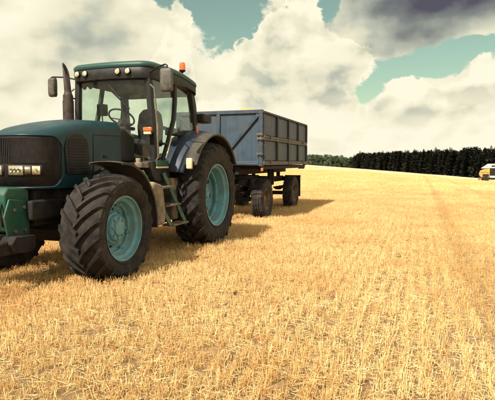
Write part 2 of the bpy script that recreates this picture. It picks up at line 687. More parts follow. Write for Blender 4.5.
def hood_ring(inset, zf):
    w = max(HOOD_W - inset, .002)
    cur = plan_curve(w, XN - inset * 1.15, XS, 26)
    pts = [(XR, w)] + [(XR + (XS - XR) * k / 8, w) for k in range(1, 8)] + cur
    pts += [(XR + (XS - XR) * k / 8, -w) for k in range(7, 0, -1)] + [(XR, -w)]
    return [(x, y, zf(x)) for x, y in pts]


rings = []
for q in (0, .3, .6, .85, 1):
    rings.append(hood_ring(.012 * (1 - q) ** 2 - .0 * q, lambda x, q=q: 1.14 + (hood_top(x) - .13 - 1.14) * q))
for bdeg in (15, 30, 45, 60, 75, 90):
    bb = R(bdeg)
    rings.append(hood_ring(.13 * (1 - math.cos(bb)), lambda x, bb=bb: hood_top(x) - .13 + .13 * math.sin(bb)))
for ins, dz in ((.22, .012), (.33, .020), (.443, .024)):
    rings.append(hood_ring(ins, lambda x, dz=dz: hood_top(x) + dz))
hood = MB().rings(rings, closed=True, cap0=True, cap1=False).build('hood', M_BODY, tractor, smooth=50)

# dark wrap-round grille, with fine upright ribs
cur = plan_curve(HOOD_W + .010, XN + .010, XS, 60)
cur = [(3.10, HOOD_W + .010)] + [p for p in cur if p[0] > 3.12] + [(3.10, -HOOD_W - .010)]
gr = MB()


def grille_top(x): return 1.735 - .10 * max(0, (3.24 - x) / .14) ** 2
def grille_bot(x): return 1.165 + .12 * max(0, (3.24 - x) / .14) ** 2


gr.rings([[(x, y, grille_bot(x)) for x, y in cur], [(x, y, grille_top(x)) for x, y in cur]], closed=False, cap0=False, cap1=False)
grille = gr.build('grille', M_GRILLE, hood, solid=.012)
rib = MB()
for i in range(2, len(cur) - 2):
    (x, y), (xa, ya), (xb, yb) = cur[i], cur[i - 1], cur[i + 1]
    for fr in (0, .5):
        xx, yy = x + (xb - x) * fr, y + (yb - y) * fr
        tx, ty = xb - xa, yb - ya
        ln = math.hypot(tx, ty)
        nx_, ny_ = -ty / ln, tx / ln
        if nx_ * (xx - 2.5) + ny_ * yy < 0: nx_, ny_ = -nx_, -ny_
        zt, zb = grille_top(xx) - .02, 1.43
        rib.bar((xx + nx_ * .004, yy + ny_ * .004, zb), (xx + nx_ * .004, yy + ny_ * .004, zt), .008, .014, up=(nx_, ny_, 0))
rb = rib.build('grille_ribs', M_GRILLE, hood)
rb['kind'] = 'stuff'
# grille surround line
fr_ = MB()
edge = [(x, y, grille_top(x) + .008) for x, y in cur]
fr_.tube([(x, y, z) for x, y, z in edge], .010, 8)
fr_.tube([(x, y, grille_bot(x) - .006) for x, y in cur], .012, 8)
for s in (1, -1):
    fr_.tube([(3.098, s * (HOOD_W + .010), z) for z in (1.27, 1.4, 1.55, 1.64)], .010, 8)
fr_.build('grille_surround', M_BODY, hood)

# headlights in the grille
cl = plan_curve(HOOD_W + .020, XN + .020, XS, 240)
for s in (1, -1):
    seg = [p for p in cl if .03 <= p[1] * s <= .385]
    hl = MB().rings([[(x, y, 1.288) for x, y in seg], [(x, y, 1.415) for x, y in seg]], closed=False, cap0=False, cap1=False).build('headlight', M_BLACK, hood, solid=.03)
    def lens_piece(y0, y1, z0, z1, m, name, off):
        sg = [(x + off, y) for x, y in cl if y0 <= y * s <= y1]
        return MB().rings([[(x, y, z0) for x, y in sg], [(x, y, z1) for x, y in sg]], closed=False, cap0=False, cap1=False).build(name, m, hl, solid=.008)
    lens_piece(.045, .225, 1.300, 1.402, M_LENS, 'lens', .006)
    lens_piece(.235, .300, 1.305, 1.400, M_LAMPD, 'reflector', .005)
    lens_piece(.308, .372, 1.305, 1.400, M_LENS, 'lens', .006)
    for yy in (.09, .135, .18, .34):
        xq = min(cl, key=lambda p: abs(p[1] - s * yy))[0]
        MB().lathe([(.0, .020), (.010, .020), (.004, .012), (.0, .0)], 20, (xq + .006, s * yy, 1.352), 'x').build('bowl', M_LAMPD, hl)
    fl_ = MB()
    for k in range(13):
        yy = .052 + k * .014
        xq = min(cl, key=lambda p: abs(p[1] - s * yy))[0]
        fl_.bx(xq + .005, xq + .0085, s * yy - .002, s * yy + .002, 1.303, 1.399)
    fl_.build('lens_flutes', M_LAMPD, hl)['kind'] = 'stuff'
# dark air inlet in the hood side, arched top, with slats
for s in (1, -1):
    prof = [(3.02, 1.30), (3.05, 1.60), (3.02, 1.70), (2.96, 1.765), (2.86, 1.79), (2.74, 1.785), (2.66, 1.74), (2.61, 1.66), (2.585, 1.52), (2.575, 1.30)]
    ip = MB().prism(prof, s * HOOD_W * 1.0, s * (HOOD_W + .012)).build('air_inlet', M_BLACK, hood, bevel=.006)
    ss = MB()
    for k in range(12):
        z = 1.33 + k * .035
        ss.bx(2.63, 2.99, s * (HOOD_W + .010), s * (HOOD_W + .020), z, z + .012)
    ss.build('inlet_slats', M_BLACK, hood)['kind'] = 'stuff'
    # shut lines and latch along the hood side
    MB().tube([(2.50, s * (HOOD_W + .0005), 1.20), (2.50, s * (HOOD_W + .0005), 1.79)], .005, 6).build('hood_seam', M_BLACK, hood)
    MB().tube([(1.88, s * (HOOD_W + .0005), 1.80), (2.5, s * (HOOD_W + .0005), 1.79)], .006, 6).build('hood_seam', M_BLACK, hood)
    MB().bx(2.20, 2.28, s * HOOD_W, s * (HOOD_W + .012), 1.50, 1.53).build('hood_latch', M_BLACK, hood, bevel=.004)

# chassis, engine, gearbox
ch = MB()
ch.bx(1.35, 3.35, -.27, .27, .72, 1.13)
ch.bx(-.35, 1.35, -.36, .36, .50, 1.22)
ch.bx(2.3, 3.50, -.36, -.29, .80, 1.02)
ch.bx(2.3, 3.50, .29, .36, .80, 1.02)
ch.bx(1.55, 2.3, .27, .42, .80, 1.12)
ch.build('chassis', M_IRON, tractor, bevel=.02)
eng = MB()
eng.bx(1.90, 3.05, -.36, .36, 1.02, 1.13)
for k in range(6):
    eng.lathe([(0, .045), (.08, .045), (.08, .0)], 14, (2.0 + k * .17, .36, 1.07), 'y')
eng.tube([(2.0, .40, .95), (2.3, .43, .92), (2.6, .41, 1.0), (3.0, .38, .98)], .02, 8)
eng.tube([(1.7, .45, 1.18), (2.1, .46, 1.2), (2.5, .42, 1.12)], .016, 8)
eng.build('engine', M_IRON, tractor, bevel=.008)
ax = MB()
ax.tube([(2.75, -.80, .655), (2.75, -.45, .64), (2.75, -.18, .60), (2.75, .18, .60), (2.75, .45, .64), (2.75, .80, .655)], [.12, .085, .15, .15, .085, .12], 14)
ax.bx(2.6, 2.9, -.2, .2, .60, .80)
ax.tube([(2.98, -.62, .62), (2.98, .62, .62)], .028, 8)
ax.build('front_axle', M_IRON, tractor, bevel=.01)
ra = MB()
ra.tube([(0, -.80, .885), (0, -.6, .885), (0, -.35, .885), (0, .35, .885), (0, .6, .885), (0, .80, .885)], [.10, .13, .24, .24, .13, .10], 16)
ra.build('rear_axle', M_IRON, tractor)

# front carrier and hitch, green
fc = MB()
fc.prism([(3.40, .72), (3.40, 1.15), (3.70, 1.175), (3.76, 1.10), (3.76, .86), (3.66, .68), (3.52, .64)], -.235, .235)
carrier = fc.build('front_carrier', M_GREEN, tractor, bevel=.018)
for s in (1, -1):
    MB().prism([(3.44, .56), (3.44, 1.02), (3.72, 1.05), (3.80, .86), (3.74, .60)], s * .24, s * .265).build('side_plate', M_GREEN, carrier, bevel=.008)
    cy = MB()
    cy.tube([(3.80, s * .15, 1.02), (3.80, s * .155, .74)], .034, 14)
    cy.tube([(3.80, s * .155, .75), (3.81, s * .16, .62)], .018, 10)
    cy.build('lift_cylinder', M_GREEN, carrier)
    MB().prism([(3.55, .50), (3.62, .62), (4.02, .585), (4.06, .52), (4.00, .47), (3.66, .46)], s * .22, s * .30).build('lift_arm', M_IRON, carrier, bevel=.012)
    for (x, z) in ((3.52, .95), (3.52, .70), (3.66, .93), (3.66, .70)):
        MB().lathe([(0, .020), (s * .018, .020), (s * .018, 0)], 6, (x, s * .265, z), 'y').build('bolt', M_STEEL, carrier)
    MB().tube([(3.77, s * .20, 1.0), (3.82, s * .22, .93), (3.80, s * .23, .82), (3.76, s * .20, .76)], .012, 8).build('hose_or_shade_strap', M_BLACK, carrier)
MB().prism([(3.45, .50), (3.45, .64), (3.74, .66), (3.80, .58), (3.74, .48), (3.55, .455)], -.36, .36).build('ballast_bar', M_IRON, carrier, bevel=.012, smooth=20)
MB().bx(3.764, 3.775, -.14, .10, .98, 1.10).build('cover_plate', M_LADDER, carrier, bevel=.004)


# ---- wheels
def tyre_mesh(R0, Wd, rim_r, nl, lh, lw, sweep_k=1.05, crown=.035):
    mb = MB()
    Rc = R0 - lh
    h = Wd / 2
    def rc(y):                                   # carcass radius at offset y
        return Rc - crown * (abs(y) / h) ** 2.2
    prof = []
    for y, r in ((-.82, rim_r), (-.90, rim_r + .02), (-1.0, rim_r + (Rc - rim_r) * .38), (-1.02, rim_r + (Rc - rim_r) * .58), (-.99, rim_r + (Rc - rim_r) * .80)):
        prof.append((y * h, r))
    for k in range(-9, 10):
        y = k / 10 * h
        prof.append((y, rc(y)))
    prof += [(-a, r) for a, r in reversed(prof[:5])]
    mb.lathe(prof, 96)
    sweep = h * sweep_k / R0
    ys = [-.07, .08, .28, .48, .68, .86, .97, 1.03, 1.035]
    for s in (1, -1):
        for i in range(nl):
            f0 = 2 * math.pi * (i + (.5 if s < 0 else 0)) / nl
            rows_ = []
            for j, q in enumerate(ys):
                y = s * q * h
                ang = f0 + sweep * (max(q, 0) ** .88 if q > 0 else q)
                if j < 6: rt, rbse = rc(y) + lh * (1 - .12 * q), rc(y) - .012
                elif j == 6: rt, rbse = Rc - crown + lh * .62, Rc - crown - .03
                elif j == 7: rt, rbse = Rc - crown - lh * .35, Rc - crown - lh * 1.6
                else: rt, rbse = Rc - crown - lh * 1.5, Rc - crown - lh * 2.4
                wt, wb = lw * (1.0 + .25 * q) / 2, lw * (1.55 + .25 * q) / 2
                yb = y if j < 6 else s * h * (.93 if j == 6 else .96)
                P = lambda r, a, yy: (r * math.cos(a), yy, r * math.sin(a))
                rows_.append([P(rbse, ang - wb / R0, yb), P(rt, ang - wt / R0, y), P(rt, ang + wt / R0, y), P(rbse, ang + wb / R0, yb)])
            mb.rings(rows_, closed=False, cap0=True, cap1=True)
    # moulded rings on the sidewall
    for s in (1, -1):
        for rr in (rim_r + .035, rim_r + (Rc - rim_r) * .62):
            yy = .955 if rr < rim_r + .05 else 1.025
            mb.lathe([(s * h * (yy - .03), rr - .010), (s * h * (yy + .006), rr), (s * h * (yy - .03), rr + .010)], 96)
    return mb


def wheel(parent, loc, side, R0, Wd, rim_r, nl, lh, lw, dish, front):
    """side +1: outer face to +y"""
    hw = Wd / 2
    s = side
    hb = MB()
    if front:
        hub_y = .105
        hb.lathe([(s * y, r) for y, r in ((.0, .19), (.075, .19), (.085, .165), (hub_y, .16), (hub_y + .02, .145), (hub_y + .02, .10), (hub_y + .045, .09), (hub_y + .055, .06), (hub_y + .055, .0))], 32)
        nb, br, by = 8, .125, hub_y + .02
    else:
        hub_y = -.03
        hb.lathe([(s * y, r) for y, r in ((-.14, .22), (hub_y, .22), (hub_y + .01, .20), (hub_y + .01, .13), (hub_y + .05, .12), (hub_y + .05, .07), (hub_y + .08, .065), (hub_y + .09, .05), (hub_y + .09, 0))], 32)
        nb, br, by = 10, .175, hub_y + .01
    for k in range(nb):
        a = 2 * math.pi * (k + .3) / nb
        hb.lathe([(0, .016), (s * .022, .016), (s * .022, 0)], 6, (br * math.cos(a), s * by, br * math.sin(a)), 'y')
    w = hb.build('wheel', M_RIM, parent, loc=loc, bevel=.003)
    tyre_mesh(R0, Wd, rim_r, nl, lh, lw).build('tyre', M_TYRE, w, smooth=35)
    rm = MB()
    o = hw * .86 if not front else hw * .80
    prof = [(o - .01, rim_r + .018), (o + .012, rim_r + .012), (o + .010, rim_r - .012), (o - .03, rim_r - .022), (o - .055, rim_r - .055), (o - .10, rim_r - .062)]
    if front:
        prof += [(.085, rim_r - .075), (.075, rim_r - .095), (.04, rim_r - .10), (.015, rim_r - .14), (.03, .215), (.055, .185), (.06, .12)]
        nh = 8
    else:
        prof += [(.05, rim_r - .075), (.035, rim_r - .10), (-.01, rim_r - .105), (-.06, rim_r - .15), (-.075, .30), (-.045, .24), (-.03, .13)]
        nh = 8
    seg = 64
    hole_i = len(prof) - 4
    def skip(i, j):
        return i == hole_i and (j % (seg // nh)) in ((1, 2, 3) if front else (1, 2))
    rm.lathe([(s * y, r) for y, r in prof], seg, skip=skip)
    # inner barrel behind the disc
    rm.lathe([(s * y, r) for y, r in ((.02, rim_r - .14), (-o + .05, rim_r - .06), (-o, rim_r + .015))], seg)
    rm.build('rim', M_RIM, w, smooth=32)
    lg = MB()
    for k in range(nh if front else 8):          # clamps between barrel and disc
        a = 2 * math.pi * (k + .55) / 8
        rr = rim_r - .085
        M3 = Matrix.Rotation(-a, 3, 'Y')
        y0 = .06 if front else .02
        lg.box(M3 @ Vector((rr, s * y0, 0)), (.06, .05, .05), M3)
        lg.lathe([(s * (y0 + .025), .012), (s * (y0 + .045), .012), (s * (y0 + .045), 0)], 6, tuple(M3 @ Vector((rr - .005, 0, 0))), 'y')
    lg.build('rim_clamps', M_RIM, w, bevel=.004)['kind'] = 'stuff'
    return w


for s in (1, -1):
    w = wheel(tractor, (2.75, s * .83, .652), s, .655, .525, .385, 20, .046, .046, 0, True)
    w.rotation_euler = (0, R(8 if s > 0 else 23), 0)
    w = wheel(tractor, (0, s * .885, .885), s, .895, .52, .515, 22, .050, .054, 0, False)
    w.rotation_euler = (0, R(5 if s > 0 else 31), 0)

# ---- front fenders: thin curved black guards over the front tyres


def arc_guard(cx, cz, r, a0, a1, y0, y1, lip, n=26, lip_side=1):
    rings_ = []
    for k in range(n + 1):
        a = a0 + (a1 - a0) * k / n
        c_, s_ = math.cos(a), math.sin(a)
        row_ = [(cx + (r - lip) * c_, y0, cz + (r - lip) * s_)]
        for q in range(7):
            yy = y0 + (y1 - y0) * q / 6
            rr = r + .018 * (1 - (2 * q / 6 - 1) ** 2)
            row_.append((cx + rr * c_, yy, cz + rr * s_))
        row_.append((cx + (r - lip) * c_, y1, cz + (r - lip) * s_))
        rings_.append(row_)
    return MB().rings(rings_, closed=False, cap0=False, cap1=False)


for s in (1, -1):
    g_ = arc_guard(2.75, .65, .79, R(86), R(186), s * .60, s * 1.06, .03)
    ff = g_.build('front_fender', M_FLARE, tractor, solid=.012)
    MB().bar((2.5, s * .35, 1.25), (2.45, s * .70, 1.42), .06, .03).build('bracket', M_IRON, ff)
    MB().bar((2.0, s * .36, 1.0), (2.03, s * .66, .95), .06, .03).build('bracket', M_IRON, ff)

# ---- rear fenders
for s in (1, -1):
    rings_ = []
    for k in range(37):
        a = R(22 + 140 * k / 36)                          # from front low, over the top, to rear low
        c_, s_ = math.cos(a), math.sin(a)
        ro = 1.045
        row_ = []
        for y, dr in ((.50, .0), (.58, .03), (.68, .05), (.80, .05), (.885, .035), (.93, .015), (.955, -.012)):
            row_.append((ro * c_ + dr * c_, s * y, .885 + (ro + dr) * s_))
        rings_.append(row_)
    fd = MB().rings(rings_, closed=False, cap0=False, cap1=False).build('rear_fender', M_FEND, tractor, solid=.014, smooth=60)
    rings_ = []
    for k in range(33):
        a = R(30 + 120 * k / 32)
        c_, s_ = math.cos(a), math.sin(a)
        rings_.append([((1.045 + dr) * c_, s * y, .885 + (1.045 + dr) * s_) for y, dr in ((.925, .004), (1.00, .006), (1.08, -.004), (1.115, -.018), (1.125, -.045))])
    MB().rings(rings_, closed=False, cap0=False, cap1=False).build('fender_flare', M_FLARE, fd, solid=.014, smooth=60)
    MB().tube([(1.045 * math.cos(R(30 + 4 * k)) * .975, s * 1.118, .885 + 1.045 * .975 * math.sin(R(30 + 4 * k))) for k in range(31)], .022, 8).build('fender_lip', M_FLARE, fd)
    # inner wall closing the fender towards the cab
    iw = [(1.05 * math.cos(R(a)), .885 + 1.05 * math.sin(R(a))) for a in range(8, 173, 6)]
    iw += [(-.6, 1.2), (.7, 1.2)]
    MB().prism(iw, s * .49, s * .505).build('fender_wall', M_BLACK, fd)
    lm = MB()
    lm.box((.93, s * 1.035, 1.42), (.05, .10, .17))
    lm.build('marker_lamp', M_CREAM, fd, bevel=.02, bseg=3)
    MB().tube([(.26, s * .86, 1.945), (.26, s * .86, 2.05)], .018, 10).tube([(.26, s * .86, 1.925), (.26, s * .86, 1.95)], .028, 10).build('indicator', M_ORANGE, fd)

# ---- steps on the near side
stp = MB()
stp.bx(.98, 1.60, .55, .70, .52, .60)
steps = stp.build('steps', M_IRON, tractor)
for (a, b_) in (((1.80, .72, 1.32), (1.42, .97, .52)), ((1.18, .72, 1.28), (.93, .97, .49))):
    MB().bar(a, b_, .065, .025, up=(.3, .95, 0)).build('rail', M_LADDER, steps, bevel=.004)
for k, (xa, xb, z) in enumerate(((1.60, 1.12, 1.075), (1.50, 1.02, .815), (1.41, .91, .53))):
    yo = .80 + .075 * k
    tr = MB().bx(xb, xa, yo - .13, yo + .06, z - .02, z + .004)
    for j in range(6):
        xj = xb + .05 + j * (xa - xb - .1) / 5
        tr.bx(xj - .012, xj + .012, yo - .12, yo + .05, z + .003, z + .014)
    tr.build('tread', M_DUSTY, steps, bevel=.003)
MB().bx(1.05, 1.52, .60, .615, .60, 1.25).build('back_plate', M_LADDER, steps)
MB().bx(.80, 1.0, .55, .78, .55, 1.20).build('side_guard', M_DUSTY, steps, bevel=.02)
tank = MB().prism([(1.55, .56), (1.52, .75), (1.60, 1.12), (1.85, 1.18), (1.96, 1.05), (1.98, .60), (1.92, .54)], .42, .95).build('fuel_tank', M_DUSTY, tractor, bevel=.035, bseg=3)
MB().lathe([(0, .05), (.05, .05), (.06, .04), (.06, 0)], 20, (1.72, .66, 1.165), 'z').build('cap', M_BLACK, tank)
MB().prism([(1.55, .56), (1.52, .75), (1.60, 1.12), (1.85, 1.18), (1.96, 1.05), (1.98, .60), (1.92, .54)], -.84, -.42).build('battery_box', M_BLACK, tractor, bevel=.035, bseg=3)

# ---- cab
cab = MB()
cab.prism([(1.44, 1.22), (1.50, 1.46), (1.30, 1.47), (.98, 1.47), (.92, 1.30), (.90, 1.15), (1.35, 1.15)], -.70, .70)
cab.bx(-.28, .95, -.485, .485, 1.22, 1.52)
cab.bx(1.40, 1.86, -.42, .42, 1.13, 1.44)
cabo = cab.build('cab_base', M_CAB, tractor, bevel=.02)
MB().bx(1.02, 1.38, .702, .735, 1.385, 1.465).build('side_box', M_GREEN, cabo, bevel=.008)
MB().bx(1.02, 1.38, .702, .730, 1.350, 1.380).build('trim_strip', M_CREAM, cabo, bevel=.006)
# firewall cowl rising behind the hood
MB().prism([(1.44, 1.44), (1.86, 1.44), (1.86, 1.86), (1.74, 1.93), (1.44, 1.80)], -.40, .40).build('cowl', M_CAB, cabo, bevel=.03)
for s in (1, -1):                                        # small fittings on the step by the near A pillar
    MB().bx(1.45, 1.70, s * .46, s * .66, 1.36, 1.44).tube([(1.62, s * .56, 1.42), (1.62, s * .56, 1.50)], .04, 10).build('bracket', M_DUSTY, cabo, bevel=.015)

ROOF_Z = 2.665
frame_parts = {}
for s in (1, -1):
    # A pillar, B pillar, C pillar
    def pillar(name, pts, wx, wy):
        rs = []
        for (x, y, z) in pts:
            rs.append([(x - wx / 2, s * y - wy / 2, z), (x + wx / 2, s * y - wy / 2, z), (x + wx / 2, s * y + wy / 2, z), (x - wx / 2, s * y + wy / 2, z)])
        return MB().rings(rs).build(name, M_CAB, tractor, bevel=.014)
    pillar('front_pillar', [(1.34, .66, 1.40), (1.35, .655, 1.8), (1.37, .63, 2.3), (1.385, .60, ROOF_Z + .02)], .085, .085)
    pillar('door_pillar', [(1.18, .715, 1.47), (.98, .715, 1.80), (.80, .705, 2.10), (.72, .69, 2.4), (.68, .665, ROOF_Z + .02)], .075, .06)
    pillar('rear_pillar', [(-.02, .62, 1.50), (-.03, .67, 2.0), (.02, .665, 2.4), (.08, .64, ROOF_Z + .02)], .13, .10)
    # door: pane with frame and handle
    dp = [(1.30, 1.48), (1.31, 1.9), (1.33, 2.3), (1.345, 2.65), (.715, 2.65), (.755, 2.4), (.835, 2.10), (1.01, 1.80), (1.20, 1.48)]
    def ysurf(z): return .665 + .03 * math.sin(min(1, max(0, (z - 1.47) / 1.2)) * math.pi * .9) - .03 * max(0, (z - 2.2) / .45)
    door = MB().rings([[(x, s * (ysurf(z) + .004), z) for x, z in dp], [(x, s * (ysurf(z) - .002), z) for x, z in dp]]).build('door_pane', M_GLASS, tractor)
    MB().tube([(1.17, s * .76, 1.50), (1.00, s * .76, 1.78), (.97, s * .755, 1.84)], .012, 8).build('trim_strip', M_CREAM, door)
    hdl = MB().bx(1.06, 1.20, s * .705, s * .745, 1.70, 1.735).build('handle', M_BLACK, door, bevel=.01)
    # rear quarter pane
    qp = [(.94, 1.86), (.80, 2.10), (.70, 2.40), (.655, 2.65), (.14, 2.65), (.08, 2.4), (.03, 2.05), (.10, 1.98), (.5, 1.95)]
    MB().rings([[(x, s * (ysurf(z) + .004), z) for x, z in qp], [(x, s * (ysurf(z) - .002), z) for x, z in qp]]).build('quarter_pane', M_GLASS, tractor)
    MB().tube([(1.42, s * .735, 1.46), (1.42, s * .775, 1.52), (1.43, s * .77, 2.0), (1.44, s * .735, 2.50), (1.42, s * .66, 2.56)], .014, 8).build('grab_rail', M_DUSTY, tractor)
    MB().bx(-.06, .90, s * .60, s * .68, 1.86, 1.98).build('waist_rail', M_CAB, tractor, bevel=.02)
    # indicator on an arm by the A pillar
    ind = MB().bx(1.40, 1.50, s * .60, s * .72, 1.855, 1.885).build('indicator_bracket', M_BLACK, tractor, bevel=.006)
    MB().bx(1.475, 1.525, s * .585, s * .715, 1.885, 1.945).build('orange_lens', M_ORANGE, ind, bevel=.01)
    MB().bx(1.478, 1.522, s * .590, s * .710, 1.840, 1.882).build('clear_lens', M_CREAM, ind, bevel=.01)

# windscreen: slightly bowed pane; rear window
ws = []
for z in (1.47, 1.8, 2.1, 2.4, 2.66):
    tt = (z - 1.47) / 1.19
    ws.append([(1.36 + .03 * tt + .10 * (1 - (y / .62) ** 2), y * (1 - .05 * tt), z) for y in np.linspace(-.615, .615, 13)])
MB().rings(ws, closed=False, cap0=False, cap1=False).build('windscreen', M_GLASS, tractor)
rw = [[(-.05 + .10 * tt, y, 1.55 + 1.1 * tt) for y in (-.60, .60)] for tt in (0, .5, 1)]
MB().rings(rw, closed=False, cap0=False, cap1=False).build('rear_window', M_GLASS, tractor)

# roof: dark fascia with work lights, green-teal shell


def round_rect(x0, x1, w0, w1, r, n=6, bow=0.0):
    pts = []
    for (cx, cy, a0, ww) in ((x1 - r, w1 - r, 0, 0), (x0 + r, w0 - r, 90, 0), (x0 + r, -w0 + r, 180, 0), (x1 - r, -w1 + r, 270, 0)):
        for k in range(n + 1):
            a = R(a0 + 90 * k / n)
            pts.append((cx + r * math.cos(a), cy + r * math.sin(a)))
    out = []
    for i, (x, y) in enumerate(pts):
        out.append((x, y))
        x2, y2 = pts[(i + 1) % len(pts)]
        if i % (n + 1) == n:
            for k in range(1, 8):
                out.append((x + (x2 - x) * k / 8, y + (y2 - y) * k / 8))
    mid = (x0 + x1) / 2
    return [(x + bow * max(0, (x - mid) / (x1 - mid)) ** 3 * (1 - (y / max(w0, w1)) ** 2), y) for x, y in out]


def roof_rings(levels):
    rs = []
    for (ins, z) in levels:
        rs.append([(x, y, z - (.13 * max(0, (.85 - x) / .93) ** 2 if z > 2.69 else 0.0)) for x, y in round_rect(-.08 + ins, 1.46 - ins, .745 - ins, .69 - ins, max(.16 - ins * .5, .03), bow=.09)])
    return rs


roof = MB().rings(roof_rings([(.05, 2.64), (.01, 2.655), (.0, 2.70), (.0, 2.80), (.012, 2.815)])).build('roof', M_CAB, tractor, smooth=50)
MB().rings(roof_rings([(.0, 2.816), (-.012, 2.84), (-.005, 2.87), (.03, 2.90), (.10, 2.915), (.25, 2.93), (.45, 2.938), (.66, 2.94)])).build('roof_shell', M_ROOF, roof, smooth=50)
for y in (-.52, -.37, .20, .36):
    xx = 1.50 + .06 * (1 - (y / .7) ** 2)
    lb = MB().lathe([(-.05, .030), (-.02, .046), (.012, .048), (.016, .042)], 20, (xx, y, 2.752), 'x').build('work_light', M_BLACK, roof)
    MB().lathe([(.010, .041), (.018, .025), (.022, .0)], 20, (xx, y, 2.752), 'x').build('lens', M_LENS, lb)
# scalloped fringe hung along the top of the windscreen
fg = []
for k in range(85):
    y = -.56 + 1.12 * k / 84
    xx = 1.355 + .09 * (1 - (y / .62) ** 2)
    drop = .045 + .055 * abs(math.sin(k / 84 * math.pi * 9))
    fg.append(((xx, y, 2.665), (xx, y, 2.64 - drop)))
MB().rings([[a for a, _ in fg], [b_ for _, b_ in fg]], closed=False, cap0=False, cap1=False).build('windscreen_fringe', M_LINER, tractor, solid=.006)
MB().bx(.06, 1.34, -.60, .60, 2.625, 2.645).build('headliner', M_LINER, tractor, bevel=.02)
# wiper
wp = MB().tube([(1.475, -.02, 2.60), (1.485, .20, 2.36)], .008, 6).build('wiper', M_BLACK, tractor)
MB().bar((1.483, .03, 2.50), (1.475, .34, 2.22), .012, .02).build('blade', M_BLACK, wp)

# beacon
bc = MB().tube([(.26, .60, 2.80), (.26, .60, 2.95)], .014, 8).lathe([(2.93, .03), (2.945, .05), (2.965, .055), (2.97, 0)], 20, (.26, .60, 0), 'z').build('beacon', M_BLACK, tractor)
MB().lathe([(2.965, .052), (3.06, .050), (3.085, .042), (3.095, .02), (3.097, 0)], 24, (.26, .60, 0), 'z').build('beacon_dome', M_ORANGE, bc)

# mirrors
for s in (1, -1):
    if s > 0:
        c = Vector((1.50, .965, 2.60))
        arm = [(1.40, .62, 2.72), (1.47, .80, 2.79), (1.51, .95, 2.815), (1.52, .985, 2.80), (1.50, 1.0, 2.62)]
    else:
        c = Vector((1.42, -1.06, 2.60))
        arm = [(1.40, -.62, 2.70), (1.42, -.84, 2.745), (1.42, -1.06, 2.76), (1.42, -1.10, 2.74), (1.42, -1.10, 2.55)]
    mr = MB().tube(arm, .012, 8).build('mirror', M_BLACK, tractor)
    M3 = Matrix.Rotation(R(8 * s), 3, 'Z')
    hx, hy, hz = .045, .092 if s > 0 else .07, .165 if s > 0 else .145
    pr = [(hy * a, hz * b_) for a, b_ in ((-1, -.8), (-.8, -1), (.8, -1), (1, -.8), (1, .8), (.8, 1), (-.8, 1), (-1, .8))]
    rr = [[c + M3 @ Vector((xo, p[0] * k, p[1] * k)) for p in pr] for xo, k in ((hx, .80), (hx * .6, .97), (-hx * .4, 1.0), (-hx * .6, 1.0))]
    MB().rings(rr).build('mirror_shell', M_MIRB, mr, bevel=.006)
    MB().rings([[c + M3 @ Vector((xo, p[0] * .92, p[1] * .92)) for p in pr] for xo in (-hx * .6 - .001, -hx * .6 - .005)]).build('mirror_glass', M_MIRR, mr)
# side braces for the far mirror / exhaust
MB().tube([(1.38, -.64, 2.42), (1.52, -.70, 2.40), (1.66, -.62, 2.22), (1.70, -.56, 2.15)], .012, 8).build('exhaust_brace', M_BLACK, tractor)

# exhaust stack
ex = MB()
ex.tube([(1.72, -.54, 1.30), (1.72, -.54, 2.42)], .072, 18)
ex.tube([(1.72, -.54, 2.40), (1.72, -.54, 2.47)], [.072, .05], 18)
exo = ex.build('exhaust', M_EXH, tractor)
n = 18
bot = [(1.72 + .05 * math.cos(2 * math.pi * k / n), -.54 + .05 * math.sin(2 * math.pi * k / n), 2.45) for k in range(n)]
tp = []
for k in range(n):
    a = 2 * math.pi * k / n
    x, y = 1.74 + .05 * math.cos(a), -.55 + .05 * math.sin(a)
    tp.append((x, y, 2.74 - .10 * math.sin(a) + .05))
MB().rings([bot, tp], cap0=True, cap1=False).build('exhaust_tip', M_EXH, exo, solid=.004)
gd = MB().lathe([(1.45, .074), (1.45, .080), (2.34, .080), (2.34, .074)], 18, (1.72, -.54, 0), 'z')
gd.build('exhaust_guard', M_EXH, exo)

# box lamp behind the cab corner
wl = MB().bx(-.47, -.10, .60, .82, 2.13, 2.28).build('rear_work_light', M_BLACK, tractor, bevel=.03)
MB().bx(-.477, -.471, .63, .79, 2.155, 2.255).build('lens', M_LENS, wl)
MB().tube([(-.02, .66, 2.2), (-.14, .70, 2.2)], .02, 8).build('bracket', M_BLACK, wl)

# inside the cab
cs = MB().tube([(1.34, 0, 1.5), (1.28, 0, 1.85), (1.17, 0, 2.08)], [.09, .075, .04], 12).build('steering_column', M_BLACK, tractor)
ring = []
M3 = Matrix.Rotation(R(-35), 3, 'Y')
pts = [Vector((1.13, -.02, 2.13)) + M3 @ Vector((.20 * math.cos(2 * math.pi * k / 28), .20 * math.sin(2 * math.pi * k / 28), 0)) for k in range(29)]
sw = MB().tube(pts, .014, 8, caps=False)
for a in (30, 150, 270):
    sw.tube([Vector((1.15, -.02, 2.10)), Vector((1.13, -.02, 2.13)) + M3 @ Vector((.20 * math.cos(R(a)), .20 * math.sin(R(a)), 0))], .010, 6)
sw.build('steering_wheel', M_BLACK, tractor)
MB().bx(1.24, 1.40, -.22, .22, 1.78, 1.98).build('instrument_panel', M_BLACK, tractor, bevel=.04)
seat = MB().bx(.30, .82, -.26, .26, 1.70, 1.84).build('seat', M_SEAT, tractor, bevel=.05, bseg=3)
MB().rings([[(x + .03, y * .9, z) for (y, z) in ((-.24, 1.8), (.24, 1.8), (.26, 2.05), (.22, 2.26), (.12, 2.34), (-.12, 2.34), (-.22, 2.26), (-.26, 2.05))] for x in (.20, .32)]).build('seat_back', M_SEAT, seat, bevel=.04, bseg=3)
for s in (1, -1):
    MB().bx(.32, .72, s * .27, s * .34, 1.98, 2.04).build('armrest', M_SEAT, seat, bevel=.02)
